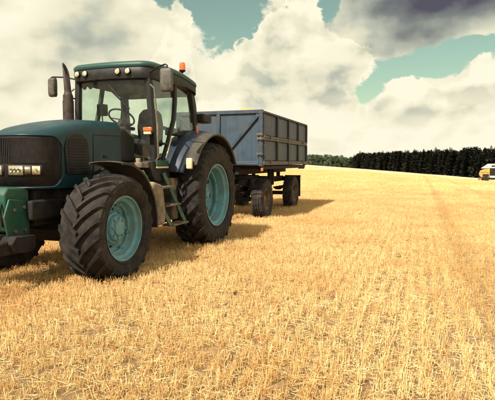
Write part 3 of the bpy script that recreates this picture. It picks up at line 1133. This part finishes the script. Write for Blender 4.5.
MB().bx(.40, .70, -.2, .2, 1.50, 1.70).build('seat_base', M_BLACK, seat)
MB().bx(.30, 1.0, -.58, -.38, 1.50, 2.0).build('side_console', M_BLACK, tractor, bevel=.05)
MB().tube([(1.0, -.45, 1.95), (1.02, -.45, 2.2)], .012, 6).bx(.96, 1.06, -.52, -.38, 2.18, 2.36).build('monitor', M_BLACK, tractor, bevel=.008)

# hitch at the back
ht = MB()
ht.bx(-.75, -.30, -.22, .22, .55, .95)
ht.bx(-1.0, -.72, -.06, .06, .52, .60)
ht.tube([(-.5, -.4, .75), (-1.05, -.45, .55)], .04, 8).tube([(-.5, .4, .75), (-1.05, .45, .55)], .04, 8)
ht.build('rear_hitch', M_IRON, tractor, bevel=.015)


# ------------------------------------------------------------------ trailer
def loc2w(x, y, z=0):
    return TPOS + FW * x + LF * y + Vector((0, 0, z))


TX0, TY0 = -5.445, -.15
trailer = empty('farm_trailer', loc2w(TX0, TY0), RZ)
tag(trailer, 'blue high-sided two-axle grain trailer hitched behind the tractor', 'trailer')
XF, XB, HW = 2.305, -2.305, 1.10
ZB, ZT, ZM = 1.36, 2.61, 2.005

fl = MB().bx(XB + .06, XF - .06, -HW + .06, HW - .06, ZB + .02, ZB + .08).build('bed_floor', M_TSPOST, trailer)
# front wall: two sheets, posts, rails, diagonal braces
fwl = MB().bx(XF - .05, XF - .025, -HW + .05, HW - .05, ZB + .06, ZT - .04).build('front_wall', M_TBLUE, trailer)
for y in (-HW + .05, 0, HW - .05):
    w_ = .10 if y else .085
    MB().bx(XF - .08, XF + .02, y - w_ / 2, y + w_ / 2, ZB - .02, ZT + .0).build('post', M_TPOST, fwl, bevel=.008)
MB().bx(XF - .07, XF + .012, -HW, HW, ZT - .055, ZT + .035).build('top_rail', M_TPOST, fwl, bevel=.012)
MB().bx(XF - .07, XF + .010, -HW + .1, HW - .1, ZB + .0, ZB + .10).build('bottom_rail', M_TBLUE, fwl, bevel=.012)
for s in (1, -1):
    MB().bar((XF - .006, s * (HW - .11), ZT - .08), (XF - .006, s * .05, ZB + .13), .06, .075, up=(0, s * .7, .7)).build('brace', M_TPOST, fwl, bevel=.006)
    MB().tube([(XF + .05, s * .12, ZB + .045), (XF + .055, s * .5, ZB + .05), (XF + .05, s * (HW - .12), ZB + .035)], .014, 8).build('tie_bar', M_TPOST, fwl)
    for z in (ZT - .53, ZT - .63, ZB + .27):
        MB().bx(XF + .018, XF + .05, s * (HW - .14), s * (HW + .01), z - .025, z + .025).tube([(XF + .045, s * (HW - .03), z - .045), (XF + .045, s * (HW - .03), z + .045)], .018, 8).build('hinge', M_TRAIL, fwl, bevel=.004)
# sides: upper and lower drop boards, four panels each between posts
for s in (1, -1):
    nP = 4
    pl = (XF - XB - .06) / nP
    for tier, (z0, z1) in enumerate(((ZB + .10, ZM - .05), (ZM + .045, ZT - .04))):
        board = MB().bx(XB + .03, XF - .03, s * (HW - .035), s * (HW - .020), z0, z1).build('side_board', M_TSPOST, trailer)
        tag(board, 'lower drop side' if tier == 0 else 'upper drop side')
        for k in range(nP):
            xa = XF - .03 - k * pl
            xb = xa - pl
            MB().bx(xb + .05, xa - .05, s * (HW - .020), s * (HW - .006), z0 + .02, z1 - .02).build('panel', M_TSIDE, board, bevel=.006)
            xs = xb if k < nP - 1 else xb + .02
            MB().bx(xs - .045, xs + .045, s * (HW - .018), s * (HW + .045), z0, z1).build('post', M_TSPOST, board, bevel=.008)
        MB().bx(XF - .09, XF - .03, s * (HW - .018), s * (HW + .030), z0, z1).build('post', M_TSPOST, board, bevel=.008)
        MB().bx(XB + .0, XF - .0, s * (HW - .02), s * (HW + .035), z1 - .004, z1 + .045).build('rail', M_TRAIL if tier == 0 else M_TSPOST, board, bevel=.010)
        MB().bx(XB + .0, XF - .0, s * (HW - .02), s * (HW + .040), z0 - .05 if tier else z0 - .09, z0 + .004).build('rail', M_TRAIL, board, bevel=.010)
        for k in range(3):
            xh = XF - .5 - k * 1.75
            MB().bx(xh - .04, xh + .04, s * (HW + .036), s * (HW + .062), z0 - .06, z0 + .02).build('hinge', M_TRAIL, board, bevel=.004)
bwl = MB().bx(XB + .025, XB + .05, -HW + .05, HW - .05, ZB + .06, ZT - .02).build('tailgate', M_TBLUE, trailer)
for y in (-HW + .05, 0, HW - .05):
    MB().bx(XB - .02, XB + .08, y - .05, y + .05, ZB - .02, ZT).build('post', M_TPOST, bwl, bevel=.008)
# chassis
chs = MB()
for s in (1, -1):
    chs.bx(XB + .1, XF - .1, s * .42 - .05, s * .42 + .05, 1.14, 1.34)
for k in range(7):
    x = XB + .25 + k * .68
    chs.bx(x - .04, x + .04, -HW + .1, HW - .1, 1.27, 1.36)
for s in (1, -1):
    chs.bx(XB + .05, XF - .05, s * (HW - .08), s * (HW - .02), 1.27, 1.355)
chs.build('chassis', M_IRON, trailer, bevel=.01)
sub = MB()
for s in (1, -1):
    sub.bx(XB + .3, 1.9, s * .40 - .045, s * .40 + .045, .86, 1.02)
    sub.tube([(-1.55, s * .4, .95), (-1.55, s * .4, 1.2)], .06, 10)
    sub.tube([(.15, s * .62, .78), (.15, s * .62, 1.30)], .055, 12)
    sub.tube([(-.12, s * .62, .82), (-.12, s * .62, 1.30)], .055, 12)
sub.bx(-.3, .3, -.62, .62, .80, .92)
sub.bx(XB + .3, XB + .42, -.8, .8, .86, 1.0)
sub.build('subframe', M_IRON, trailer, bevel=.01)
AXF, AXR, TW = 1.365, -1.555, .80
tt_ = MB().lathe([(1.02, .0), (1.02, .48), (1.10, .48), (1.10, .40), (1.16, .40), (1.16, 0)], 32, (AXF, 0, 0), 'z')
tt_.bx(AXF - .55, AXF + .55, -.45, -.35, .84, .98).bx(AXF - .55, AXF + .55, .35, .45, .84, .98).bx(AXF - .08, AXF + .08, -.5, .5, .86, 1.02)
tt_.build('turntable', M_IRON, trailer, bevel=.01)
for xa in (AXF, AXR):
    MB().bx(xa - .05, xa + .05, -.72, .72, .45, .56).build('axle', M_IRON, trailer, bevel=.01)
    for s in (1, -1):
        sp = MB()
        for k in range(5):
            ln = .52 - k * .08
            sp.rings([[(xa + x, s * .42 + yy, .60 + k * .022 + .10 * (x / .52) ** 2 + zz) for yy, zz in ((-.04, 0), (.04, 0), (.04, .018), (-.04, .018))] for x in np.linspace(-ln, ln, 9)])
        sp.build('leaf_spring', M_IRON, trailer)
# drawbar, an A frame from the turntable to the hitch
dx = -1.0 - TX0
db = MB()
for s in (1, -1):
    db.bar((AXF + .5, s * .36, .86), (dx - .25, s * .06, .60), .08, .10)
db.bx(dx - .32, dx + .02, -.07, .07, .54, .64)
db.bx(AXF + .9, AXF + 1.0, -.30, .30, .74, .82)
db.build('drawbar', M_IRON, trailer, bevel=.01)
hoses = MB().tube([(dx + .2, .1, 1.1), (dx - .2, .15, .85), (dx - .8, .1, .82), (AXF + .6, .1, 1.15)], .015, 8).build('hose_or_shade_strap', M_BLACK, trailer)


def trailer_wheel(x, s):
    hb = MB().lathe([(s * y, r) for y, r in ((-.05, .12), (.03, .12), (.04, .10), (.07, .08), (.09, .0))], 24)
    for k in range(6):
        a = 2 * math.pi * k / 6
        hb.lathe([(s * .028, .014), (s * .05, .014), (s * .05, 0)], 6, (.095 * math.cos(a), 0, .095 * math.sin(a)), 'y')
    w = hb.build('wheel', M_TRIM, trailer, loc=(x, s * TW, .51))
    R0, h = .515, .145
    prof = [(-.10, .265), (-.125, .285), (-.146, .38), (-.140, .45), (-.120, .492), (-.108, .505)]
    for c_ in (-.078, -.027, .027, .078):
        pass
    mid = [(-.088, .512), (-.070, .513), (-.066, .497), (-.052, .497), (-.048, .514), (-.012, .515), (-.008, .498), (.008, .498), (.012, .515), (.048, .514), (.052, .497), (.066, .497), (.070, .513), (.088, .512)]
    prof = prof + mid + [(-a, r) for a, r in reversed(prof)]
    tb = MB().lathe(prof, 72)
    for k in range(36):                                     # shoulder blocks
        for q in (1, -1):
            a = 2 * math.pi * k / 36
            M3 = Matrix.Rotation(-a, 3, 'Y')
            tb.box(M3 @ Vector((.498, q * .118, 0)), (.028, .030, .042), M3)
    tb.build('tyre', M_TYRE2, w, smooth=35)
    MB().lathe([(s * y, r) for y, r in ((.118, .275), (.124, .262), (.10, .25), (.06, .24), (.02, .22), (.005, .18), (.03, .13), (.03, .08))], 40, skip=lambda i, j: i == 5 and j % 8 in (1, 2)).build('rim', M_TRIM, w)
    return w


for x in (AXF, AXR):
    for s in (1, -1):
        trailer_wheel(x, s)
for s in (1, -1):
    MB().bx(AXR - .66, AXR - .63, s * (TW - .17), s * (TW + .15), .36, .97).build('mudflap', M_BLACK, trailer, bevel=.004)
    MB().bx(AXR - .68, AXR - .60, s * .45, s * (TW + .15), .97, 1.03).build('mudflap_bracket', M_IRON, trailer)
    MB().bx(XF - .02, XF + .004, s * (HW - .05), s * (HW + .005), ZB - .13, ZB - .05).build('reflector', M_ORANGE, trailer, bevel=.006)
    MB().bx(XB - .03, XB - .0, s * (HW - .25), s * (HW - .05), ZB - .13, ZB - .04).build('tail_lamp', M_RED, trailer, bevel=.006)
# thin dark strap added at the front wheel, standing in for a shadow edge
MB().tube([(AXF + .53, TW + .12, .74), (AXF + .56, TW - .02, .76), (AXF + .55, TW - .13, .72), (AXF + .54, TW - .10, .55)], .012, 6).build('hose_or_shade_strap', M_BLACK, trailer)

# grain in the trailer
gh = MB()
gxs, gys = np.linspace(XB + .06, XF - .09, 46), np.linspace(-HW + .06, HW - .06, 22)
rows_ = []
for x in gxs:
    rows_.append([(x, y, ZT - .10 + .325 * math.exp(-((x - .9) / .9) ** 2 - ((y - .24) / .42) ** 2) + .12 * math.exp(-((x + .9) / .9) ** 2 - (y / .6) ** 2) + .008 * random.random()) for y in gys])
gh.rings(rows_, closed=False, cap0=False, cap1=False)
gho = gh.build('grain_heap', M_GRAIN, None, smooth=180)
gho.location = trailer.location
gho.rotation_euler = (0, 0, RZ)
tag(gho, 'heaped golden grain filling the blue trailer to the brim', 'grain', kind='stuff')

# ------------------------------------------------------------------ combine harvester at the far right
cx_, cy_ = 56.0, 108.5
cz_ = float(ground_z(cx_, cy_))
comb = empty('combine_harvester', (cx_, cy_, cz_), R(-20))
tag(comb, 'yellow combine harvester with cream top driving along before the dark wood', 'combine')
MB().prism([(-3.3, 1.0), (-3.3, 2.95), (-4.3, 2.85), (-5.0, 2.45), (-5.25, 1.7), (-5.05, 1.15), (-4.75, 1.05)], -1.35, 1.35).build('straw_hood', M_YELLOW, comb, bevel=.05, smooth=25)
MB().prism([(-3.29, .85), (-3.29, 3.0), (1.3, 3.0), (1.3, 1.2), (.6, .85)], -1.30, 1.30).build('body', M_IRON, comb, bevel=.05)
MB().prism([(-4.85, 2.96), (-3.5, 3.95), (1.0, 4.0), (.7, 3.02), (-3.3, 3.02)], -1.40, 1.40).build('engine_deck', M_WHITE, comb, bevel=.06)
MB().bx(-4.7, -3.45, -1.372, -1.352, 1.15, 1.75).build('hood_opening', M_BLACK, comb)
MB().bx(-3.0, .6, -1.425, -1.402, 3.30, 3.62).build('deck_grille', M_BLACK, comb)
MB().bx(-5.0, -3.4, -1.376, -1.353, 2.10, 2.16).build('hood_seam', M_BLACK, comb)
for s in (1, -1):
    MB().bx(-3.25, 1.2, s * 1.31, s * 1.42, .95, 1.38).build('side_skirt', M_WHITE, comb, bevel=.04)
    MB().bx(-.6, 1.2, s * 1.31, s * 1.40, 1.45, 2.95).build('side_panel', M_YELLOW, comb, bevel=.05)
    for k in range(5):
        MB().bx(-3.15, -.75, s * 1.305, s * 1.34, 1.55 + k * .28, 1.62 + k * .28).build('louvre', M_BLACK, comb)
    wf = MB().lathe([(s * y, r) for y, r in ((-.32, .45), (-.36, .7), (-.30, .86), (.30, .86), (.36, .7), (.32, .45))], 32).build('wheel', M_TYRE, comb, loc=(.9, s * 1.65, .86))
    MB().lathe([(s * y, r) for y, r in ((.30, .46), (.20, .42), (.12, .2), (.16, 0))], 24).build('rim', M_YELLOW, wf)
    wr = MB().lathe([(s * y, r) for y, r in ((-.2, .3), (-.23, .45), (-.18, .62), (.18, .62), (.23, .45), (.2, .3))], 28).build('wheel', M_TYRE, comb, loc=(-4.05, s * 1.38, .60))
    MB().lathe([(s * y, r) for y, r in ((.19, .31), (.12, .28), (.1, 0))], 20).build('rim', M_BLACK, wr)
    MB().bar((2.72, s * .95, 1.75), (2.78, s * .96, 3.55), .10, .10).build('cab_pillar', M_WHITE, comb)
MB().prism([(-5.2, .35), (-5.5, .55), (-5.0, .95), (-4.6, .95)], -1.2, 1.2).build('chaff_spreader', M_RED, comb, bevel=.03)
MB().bx(-4.2, .9, -1.2, 1.2, .55, .84).build('axle_frame', M_IRON, comb)
MB().prism([(1.32, 1.75), (2.75, 1.75), (3.0, 2.4), (2.75, 3.55), (1.32, 3.55)], -.95, .95).build('cab', M_DARKGL, comb, bevel=.05)
MB().prism([(1.1, 3.55), (3.15, 3.55), (3.2, 3.68), (2.9, 3.82), (1.2, 3.84)], -1.15, 1.15).build('cab_roof', M_WHITE, comb, bevel=.05)
MB().prism([(1.2, .75), (1.2, 1.4), (3.6, .95), (3.6, .40)], -.75, .75).build('feeder_house', M_YELLOW, comb, bevel=.04)
hd = MB().prism([(3.55, .25), (3.55, 1.25), (3.70, 1.25), (3.75, .55), (4.35, .30), (4.35, .22)], -2.9, 2.9).build('header', M_YELLOW, comb, bevel=.02)
for s in (1, -1):
    MB().prism([(3.5, .2), (3.5, 1.3), (4.2, 1.1), (5.0, .25)], s * 2.9, s * 3.0).build('divider', M_RED, hd, bevel=.02)
rl = MB()
for k in range(6):
    a = 2 * math.pi * k / 6
    x, z = 4.35 + .55 * math.cos(a), .95 + .55 * math.sin(a)
    rl.tube([(x, -2.8, z), (x, 2.8, z)], .03, 6)
    for y in (-2.8, -1.0, 1.0, 2.8):
        rl.tube([(4.35, y, .95), (x, y, z)], .02, 5)
rl.build('reel', M_YELLOW, hd)
MB().tube([(.5, 1.40, 2.9), (.3, 1.65, 3.5), (-3.0, 1.7, 3.7)], .17, 12).build('unloading_auger', M_YELLOW, comb)


# ------------------------------------------------------------------ geometry-node scatter
def scatter(name, pts, rots, scales, sources, material_note=None):
    """one object: a point cloud mesh that instances one of the source meshes at each point"""
    me = bpy.data.meshes.new(name)
    me.from_pydata(pts, [], [])
    a = me.attributes.new('rot', 'FLOAT_VECTOR', 'POINT')
    a.data.foreach_set('vector', np.asarray(rots, np.float32).ravel())
    a = me.attributes.new('scl', 'FLOAT_VECTOR', 'POINT')
    a.data.foreach_set('vector', np.asarray(scales, np.float32).ravel())
    a = me.attributes.new('pick', 'INT', 'POINT')
    a.data.foreach_set('value', rng.integers(0, len(sources), len(pts)).astype(np.int32))
    o = bpy.data.objects.new(name, me)
    COL.objects.link(o)
    hid = bpy.data.collections.new(name + '_source')
    for i, m_ in enumerate(sources):
        s_ = bpy.data.objects.new('%s_piece_%02d' % (name, i), m_)
        hid.objects.link(s_)
    ng = bpy.data.node_groups.new(name + '_scatter', 'GeometryNodeTree')
    ng.interface.new_socket('Geometry', in_out='INPUT', socket_type='NodeSocketGeometry')
    ng.interface.new_socket('Geometry', in_out='OUTPUT', socket_type='NodeSocketGeometry')
    gi = ng.nodes.new('NodeGroupInput')
    go = ng.nodes.new('NodeGroupOutput')
    ci = ng.nodes.new('GeometryNodeCollectionInfo')
    ci.inputs['Collection'].default_value = hid
    ci.inputs['Separate Children'].default_value = True
    ci.inputs['Reset Children'].default_value = True
    ip = ng.nodes.new('GeometryNodeInstanceOnPoints')
    ip.inputs['Pick Instance'].default_value = True
    def attr(n_, ty):
        q = ng.nodes.new('GeometryNodeInputNamedAttribute')
        q.data_type = ty
        q.inputs['Name'].default_value = n_
        return q.outputs['Attribute']
    ng.links.new(gi.outputs[0], ip.inputs['Points'])
    ng.links.new(ci.outputs[0], ip.inputs['Instance'])
    ng.links.new(attr('pick', 'INT'), ip.inputs['Instance Index'])
    e2r = ng.nodes.new('FunctionNodeEulerToRotation')
    ng.links.new(attr('rot', 'FLOAT_VECTOR'), e2r.inputs[0])
    ng.links.new(e2r.outputs[0], ip.inputs['Rotation'])
    ng.links.new(attr('scl', 'FLOAT_VECTOR'), ip.inputs['Scale'])
    ng.links.new(ip.outputs[0], go.inputs[0])
    md = o.modifiers.new('scatter', 'NODES')
    md.node_group = ng
    return o


def mesh_of(name, v, f, mats, idx=None):
    me = bpy.data.meshes.new(name)
    me.from_pydata(v, [], f)
    for m_ in mats: me.materials.append(m_)
    if idx is not None:
        me.polygons.foreach_set('material_index', np.asarray(idx, np.int32))
    return me


# ---- straw
sm = bpy.data.materials.new('straw')
sm.use_nodes = True
t = sm.node_tree
x = NX(t)
b = t.nodes['Principled BSDF']
geo = t.nodes.new('ShaderNodeNewGeometry')
oi = t.nodes.new('ShaderNodeObjectInfo')
col = x.ramp(geo.outputs['Random Per Island'], [(0, (.40, .20, .075)), (.2, (.62, .385, .150)), (.55, (.79, .56, .255)), (1, (.89, .71, .385))])
big = x.noise(geo.outputs['Position'], .50, 4, .6)
sml = x.noise(geo.outputs['Position'], 2.8, 3, .6)
col = x.mix(x.mul(x.smooth(big, .42, .66), .55), col, (.64, .345, .110))
col = x.mix(x.mul(x.smooth(sml, .52, .72), .50), col, (.47, .235, .085))
# old wheel tracks along the rows: flattened, weathered straw
dp_ = t.nodes.new('ShaderNodeVectorMath')
dp_.operation = 'DOT_PRODUCT'
t.links.new(geo.outputs['Position'], dp_.inputs[0])
dp_.inputs[1].default_value = LF
for c_ in (.65, 2.5):
    off = x.m('ABSOLUTE', x.add(x.sub(dp_.outputs['Value'], c_), x.mul(x.sub(big, .5), .5)))
    col = x.mix(x.mul(x.smooth(off, .22, .08), .38), col, (.40, .27, .11))
x.put(b.inputs['Base Color'], col)
b.inputs['Roughness'].default_value = .55
b.inputs['Specular IOR Level'].default_value = .3
wm = leaf_mat('weed_leaf', (.06, .10, .025), (.10, .15, .04), (.16, .19, .06))


def straw(vs, fs, p, d, ln, r):
    p, d = Vector(p), Vector(d).normalized()
    a, c = frame_from(d)
    o = len(vs)
    for q, rr in ((0, r), (ln, r * .8)):
        for k_ in range(3):
            an = 2 * math.pi * k_ / 3
            vs.append(tuple(p + d * q + (a * math.cos(an) + c * math.sin(an)) * rr))
    for k_ in range(3):
        n_ = (k_ + 1) % 3
        fs.append((o + k_, o + n_, o + 3 + n_, o + 3 + k_))
    fs.append((o + 3, o + 4, o + 5))


PITCH = .135


def tile(i, rows_n, length, step, per, rad, hmin, hmax, nlit, bare_n, rj=.27):
    """a square of field: drilled rows of cut stems with broken straw lying between them"""
    vs, fs = [], []
    wdt = rows_n * PITCH if rows_n < 20 else length
    pit = wdt / rows_n
    bare = [(random.uniform(-length / 2, length / 2), random.uniform(-wdt / 2, wdt / 2), random.uniform(.04, .11)) for _ in range(bare_n)]
    def ok(x_, y_):
        return all((x_ - bx_) ** 2 + ((y_ - by_) * 1.3) ** 2 > br_ * br_ for bx_, by_, br_ in bare)
    na = int(length / step)
    for r_ in range(rows_n):
        yc = -wdt / 2 + (r_ + .5) * pit
        for a_ in range(na):
            xc = -length / 2 + (a_ + .5) * step + random.gauss(0, step * .3)
            if random.random() < .07: continue
            hh = random.uniform(.75, 1.15)
            for _ in range(per):
                px, py = xc + random.gauss(0, step * .32), yc + random.gauss(0, pit * rj)
                if not ok(px, py): continue
                straw(vs, fs, (px, py, -.01), (random.gauss(0, .24), random.gauss(0, .24), 1), random.uniform(hmin, hmax) * hh, rad * random.uniform(.75, 1.35))
    for _ in range(nlit):
        px, py = random.uniform(-length / 2, length / 2), random.uniform(-wdt / 2, wdt / 2)
        if not ok(px, py): continue
        an = random.uniform(0, 6.28)
        straw(vs, fs, (px, py, .006 + abs(random.gauss(0, .022))), (math.cos(an), math.sin(an), random.gauss(.05, .16)), random.uniform(.02, .075) if random.random() < .95 else random.uniform(.08, .20), rad * random.uniform(.6, 1.2))
    return mesh_of('straw_tile%d' % i, vs, fs, [sm])


near_tiles = [tile(i, 8, 1.08, .080, 27, .0018, .035, .115, 1700, 5, .21) for i in range(7)]
far_tiles = [tile(20 + i, 26, 4.0, .24, 6, .0048, .04, .11, 3000, 0, .35) for i in range(5)]

# row-aligned stubble positions, in row coordinates (a along the rows, c across)
DIRA = -FW
DIRC = LF


def visible(P, margin=.6):
    """keeps the ground in front of the lens, with a generous margin for a step to the side"""
    return (P[:, 1] > 2.2) & (np.abs(P[:, 0]) < P[:, 1] * .56 + margin + 1.0)


def wheel_clear(P):
    ok = np.ones(len(P), bool)
    for (lx, ly, hx, hy) in ((2.75, .86, .22, .23), (2.75, -.86, .22, .23), (0, .885, .28, .26), (0, -.885, .28, .26)):
        for dx_ in (0,):
            rel = P[:, :2] - np.array([TPOS.x, TPOS.y])
            a_ = rel @ np.array([FW.x, FW.y]) - lx
            c_ = rel @ np.array([LF.x, LF.y]) - ly
            ok &= ~((np.abs(a_) < hx) & (np.abs(c_) < hy))
    return ok


def put(P, smin, smax, zmin, zmax):
    n_ = len(P)
    z = ground_z(P[:, 0], P[:, 1])
    s_ = rng.uniform(smin, smax, n_)
    return np.column_stack([P, z]), np.column_stack([np.zeros(n_), np.zeros(n_), rng.uniform(0, 6.28, n_)]), np.column_stack([s_, s_, s_ * rng.uniform(zmin, zmax, n_)])


def tile_field(name, T_, y0, y1, sources):
    """lays the squares edge to edge along the rows, following the slope"""
    ni = int(y1 * 1.6 / T_) + 3
    P = []
    for ia in range(-6, ni):
        for ic in range(-ni, ni):
            v_ = DIRA * (ia * T_) + DIRC * (ic * T_)
            P.append((v_.x, v_.y))
    P = np.array(P)
    P = P[(P[:, 1] >= y0) & (P[:, 1] < y1) & (np.abs(P[:, 0]) < P[:, 1] * .56 + 1.2 + T_)]
    e = .5
    gx_ = (ground_z(P[:, 0] + e, P[:, 1]) - ground_z(P[:, 0] - e, P[:, 1])) / (2 * e)
    gy_ = (ground_z(P[:, 0], P[:, 1] + e) - ground_z(P[:, 0], P[:, 1] - e)) / (2 * e)
    rot = []
    ang0 = math.atan2(DIRA.y, DIRA.x)
    for k_ in range(len(P)):
        nrm = Vector((-gx_[k_], -gy_[k_], 1)).normalized()
        ax_ = Vector((math.cos(ang0), math.sin(ang0), 0))
        if rng.random() < .5: ax_ = -ax_
        ax_ = (ax_ - nrm * ax_.dot(nrm)).normalized()
        ay_ = nrm.cross(ax_)
        m3 = Matrix((ax_, ay_, nrm)).transposed()
        rot.append(tuple(m3.to_euler()))
    scl = np.ones((len(P), 3))
    scl[:, 1] = np.where(rng.random(len(P)) < .5, -1, 1)
    scl[:, 2] = rng.uniform(.85, 1.15, len(P))
    return scatter(name, np.column_stack([P, ground_z(P[:, 0], P[:, 1])]).tolist(), rot, scl, sources)


st1 = tile_field('stubble', 1.08, 1.2, 25, near_tiles)
tag(st1, 'short golden cut stubble and loose straw in the foreground', 'stubble', kind='stuff')
st2 = tile_field('distant_stubble', 4.0, 22, 95, far_tiles)
tag(st2, 'pale stubble farther out across the harvested field', 'stubble', kind='stuff')


def rand_points(y0, y1, dens):
    area = (y1 - y0) * (y1 * 1.3 + 4)
    n_ = int(area * dens)
    P = np.column_stack([rng.uniform(-(y1 * .6 + 2), y1 * .6 + 2, n_), rng.uniform(y0, y1, n_)])
    return P[visible(P)]


# weeds: a few green leaves among the straw
weeds = []
for i in range(3):
    vs, fs = [], []
    for _ in range(9):
        an = random.uniform(0, 6.28)
        ln = random.uniform(.03, .07)
        dx_, dy_ = math.cos(an), math.sin(an)
        wd = ln * .28
        o = len(vs)
        z0 = random.uniform(.01, .05)
        vs += [(0, 0, z0), (dx_ * ln * .5 - dy_ * wd, dy_ * ln * .5 + dx_ * wd, z0 + ln * .35), (dx_ * ln, dy_ * ln, z0 + ln * .3), (dx_ * ln * .5 + dy_ * wd, dy_ * ln * .5 - dx_ * wd, z0 + ln * .35)]
        fs.append((o, o + 1, o + 2, o + 3))
    weeds.append(mesh_of('weed%d' % i, vs, fs, [wm]))
wpnt = rand_points(2.2, 16, 1.3)
P_, R_, S_ = put(wpnt, .35, .75, .8, 1.2)
tag(scatter('weeds', P_.tolist(), R_, S_, weeds), 'small green weeds sprouting in the stubble', 'weeds', kind='stuff')


# ------------------------------------------------------------------ woods
def conifer(i, h, pine=False):
    vs, fs, ix = [], [], []
    n = 7
    for k_ in range(2):
        r_, z_ = (.20, 0) if k_ == 0 else (.03, h * .97)
        vs += [(r_ * math.cos(2 * math.pi * q / n), r_ * math.sin(2 * math.pi * q / n), z_) for q in range(n)]
    for q in range(n):
        fs.append((q, (q + 1) % n, n + (q + 1) % n, n + q)); ix.append(0)
    lev = 34
    for L_ in range(lev):
        f = L_ / (lev - 1)
        z0 = h * (.10 + .89 * f)
        rad = ((2.2 * (1 - f ** 1.7) ** .8 + .22) if not pine else (2.0 * math.sqrt(max(0, 1 - ((f - .52) / .54) ** 2)) + .2)) * random.uniform(.75, 1.2)
        nb = int(14 - 5 * f)
        off = random.uniform(0, 6.28)
        for q in range(nb):
            if random.random() < .08: continue
            an = off + 2 * math.pi * q / nb + random.gauss(0, .2)
            rr = rad * random.uniform(.65, 1.15)
            for seg_ in range(3):
                t0, t1 = seg_ / 3 + .05, (seg_ + 1) / 3 + .12
                wd = rr * (.17 - .03 * seg_) + .09
                tw = random.gauss(0, .4)
                zz = lambda tq: z0 + rr * (.25 * f - .22) * tq + rr * .12 * tq * tq
                dx_, dy_ = math.cos(an), math.sin(an)
                o = len(vs)
                for tq, sg in ((t0, -1), (t0, 1), (t1, .75), (t1, -.75)):
                    vs.append((dx_ * rr * tq - dy_ * wd * sg, dy_ * rr * tq + dx_ * wd * sg, zz(tq) + sg * wd * math.sin(tw) + random.gauss(0, .08) - .10 * abs(sg)))
                fs.append((o, o + 1, o + 2, o + 3)); ix.append(1)
    o = len(vs)
    for q in range(0 if pine else 3):
        an = q * 2.1
        vs += [(.12 * math.cos(an), .12 * math.sin(an), h * .95), (-.12 * math.cos(an), -.12 * math.sin(an), h * .95), (0, 0, h * 1.03)]
        fs.append((o + q * 3, o + q * 3 + 1, o + q * 3 + 2)); ix.append(1)
    return mesh_of('conifer%d' % i, vs, fs, [M_BARK, M_NEEDLE], ix)


def broadleaf(i, h):
    mb = MB()
    mb.tube([(0, 0, 0), (.05, .05, h * .35), (-.05, .1, h * .65)], [.22, .16, .06], 7)
    for k_ in range(5):
        an = 2 * math.pi * k_ / 5
        mb.tube([(0, 0, h * (.28 + .06 * k_)), (math.cos(an) * 1.2, math.sin(an) * 1.2, h * (.5 + .06 * k_))], [.09, .03], 5)
    vs, fs = list(mb.v), list(mb.f)
    ix = [0] * len(fs)
    lobes = []
    for k_ in range(22):
        an, rr = random.uniform(0, 6.28), random.uniform(.3, 2.1)
        zz = h * (random.uniform(.07, .30) if k_ < 8 else random.uniform(.30, .90))
        lim = 1 - max(0, (zz / h - .5)) * 1.2
        lobes.append((math.cos(an) * rr * lim, math.sin(an) * rr * lim, zz, random.uniform(.8, 1.4)))
    for (cx2, cy2, cz2, rr) in lobes:
        for _ in range(60):
            d_ = Vector((random.gauss(0, 1), random.gauss(0, 1), random.gauss(0, 1))).normalized()
            p = Vector((cx2, cy2, cz2)) + d_ * rr * random.uniform(.6, 1.05)
            nrm = (d_ + Vector((random.gauss(0, .6), random.gauss(0, .6), random.gauss(0, .6)))).normalized()
            a_, c_ = frame_from(nrm)
            s_ = random.uniform(.14, .28)
            o = len(vs)
            vs += [tuple(p + a_ * s_), tuple(p + c_ * s_), tuple(p - a_ * s_), tuple(p - c_ * s_)]
            fs.append((o, o + 1, o + 2, o + 3)); ix.append(1)
    return mesh_of('broadleaf%d' % i, vs, fs, [M_BARK, M_LEAF], ix)


cons = [conifer(i, 13.0 + 1.4 * random.random(), i % 3 == 2) for i in range(8)]
brds = [broadleaf(i, 10.5) for i in range(5)]
P = []
for yy in np.arange(120, 480, 2.5):
    xe = np.interp(yy, [120, 219, 467, 480], [111.5, 108.5, 101.5, 102])
    for r_ in range(9):
        P.append((xe + r_ * 3.1 + rng.normal(0, .8), yy + rng.normal(0, .9)))
for xx in np.arange(103, 135, 2.4):                    # the end of the wood that faces us at the far corner
    P.append((xx, 482 + rng.normal(0, 1)))
P = np.array(P)
n_ = len(P)
s_ = rng.uniform(.84, 1.10, n_)
tall = rng.random(n_) < .05
s_[tall] *= 1.09
w_ = s_ * rng.uniform(.85, 1.2, n_)
wd1 = scatter('conifer_wood', np.column_stack([P, ground_z(P[:, 0], P[:, 1]) - .2]).tolist(),
              np.column_stack([rng.normal(0, .02, n_), rng.normal(0, .02, n_), rng.uniform(0, 6.28, n_)]), np.column_stack([w_, w_, s_]), cons)
tag(wd1, 'dense dark conifer wood along the right edge of the field', 'wood', kind='stuff')
P = []
for xx in np.arange(-330, 128, 2.7):
    for r_ in range(5):
        P.append((xx + rng.normal(0, 1.2), 488 + r_ * 4.5 + rng.normal(0, 1.5) + 6 * math.sin(xx * .05)))
P = np.array(P)
n_ = len(P)
s_ = rng.uniform(.85, 1.2, n_)
w_ = s_ * rng.uniform(.95, 1.4, n_)
wd2 = scatter('broadleaf_wood', np.column_stack([P, ground_z(P[:, 0], P[:, 1]) - .2]).tolist(),
              np.column_stack([rng.normal(0, .03, n_), rng.normal(0, .03, n_), rng.uniform(0, 6.28, n_)]), np.column_stack([w_, w_, s_]), brds)
tag(wd2, 'lighter green leafy wood on the horizon behind the trailer', 'wood', kind='stuff')
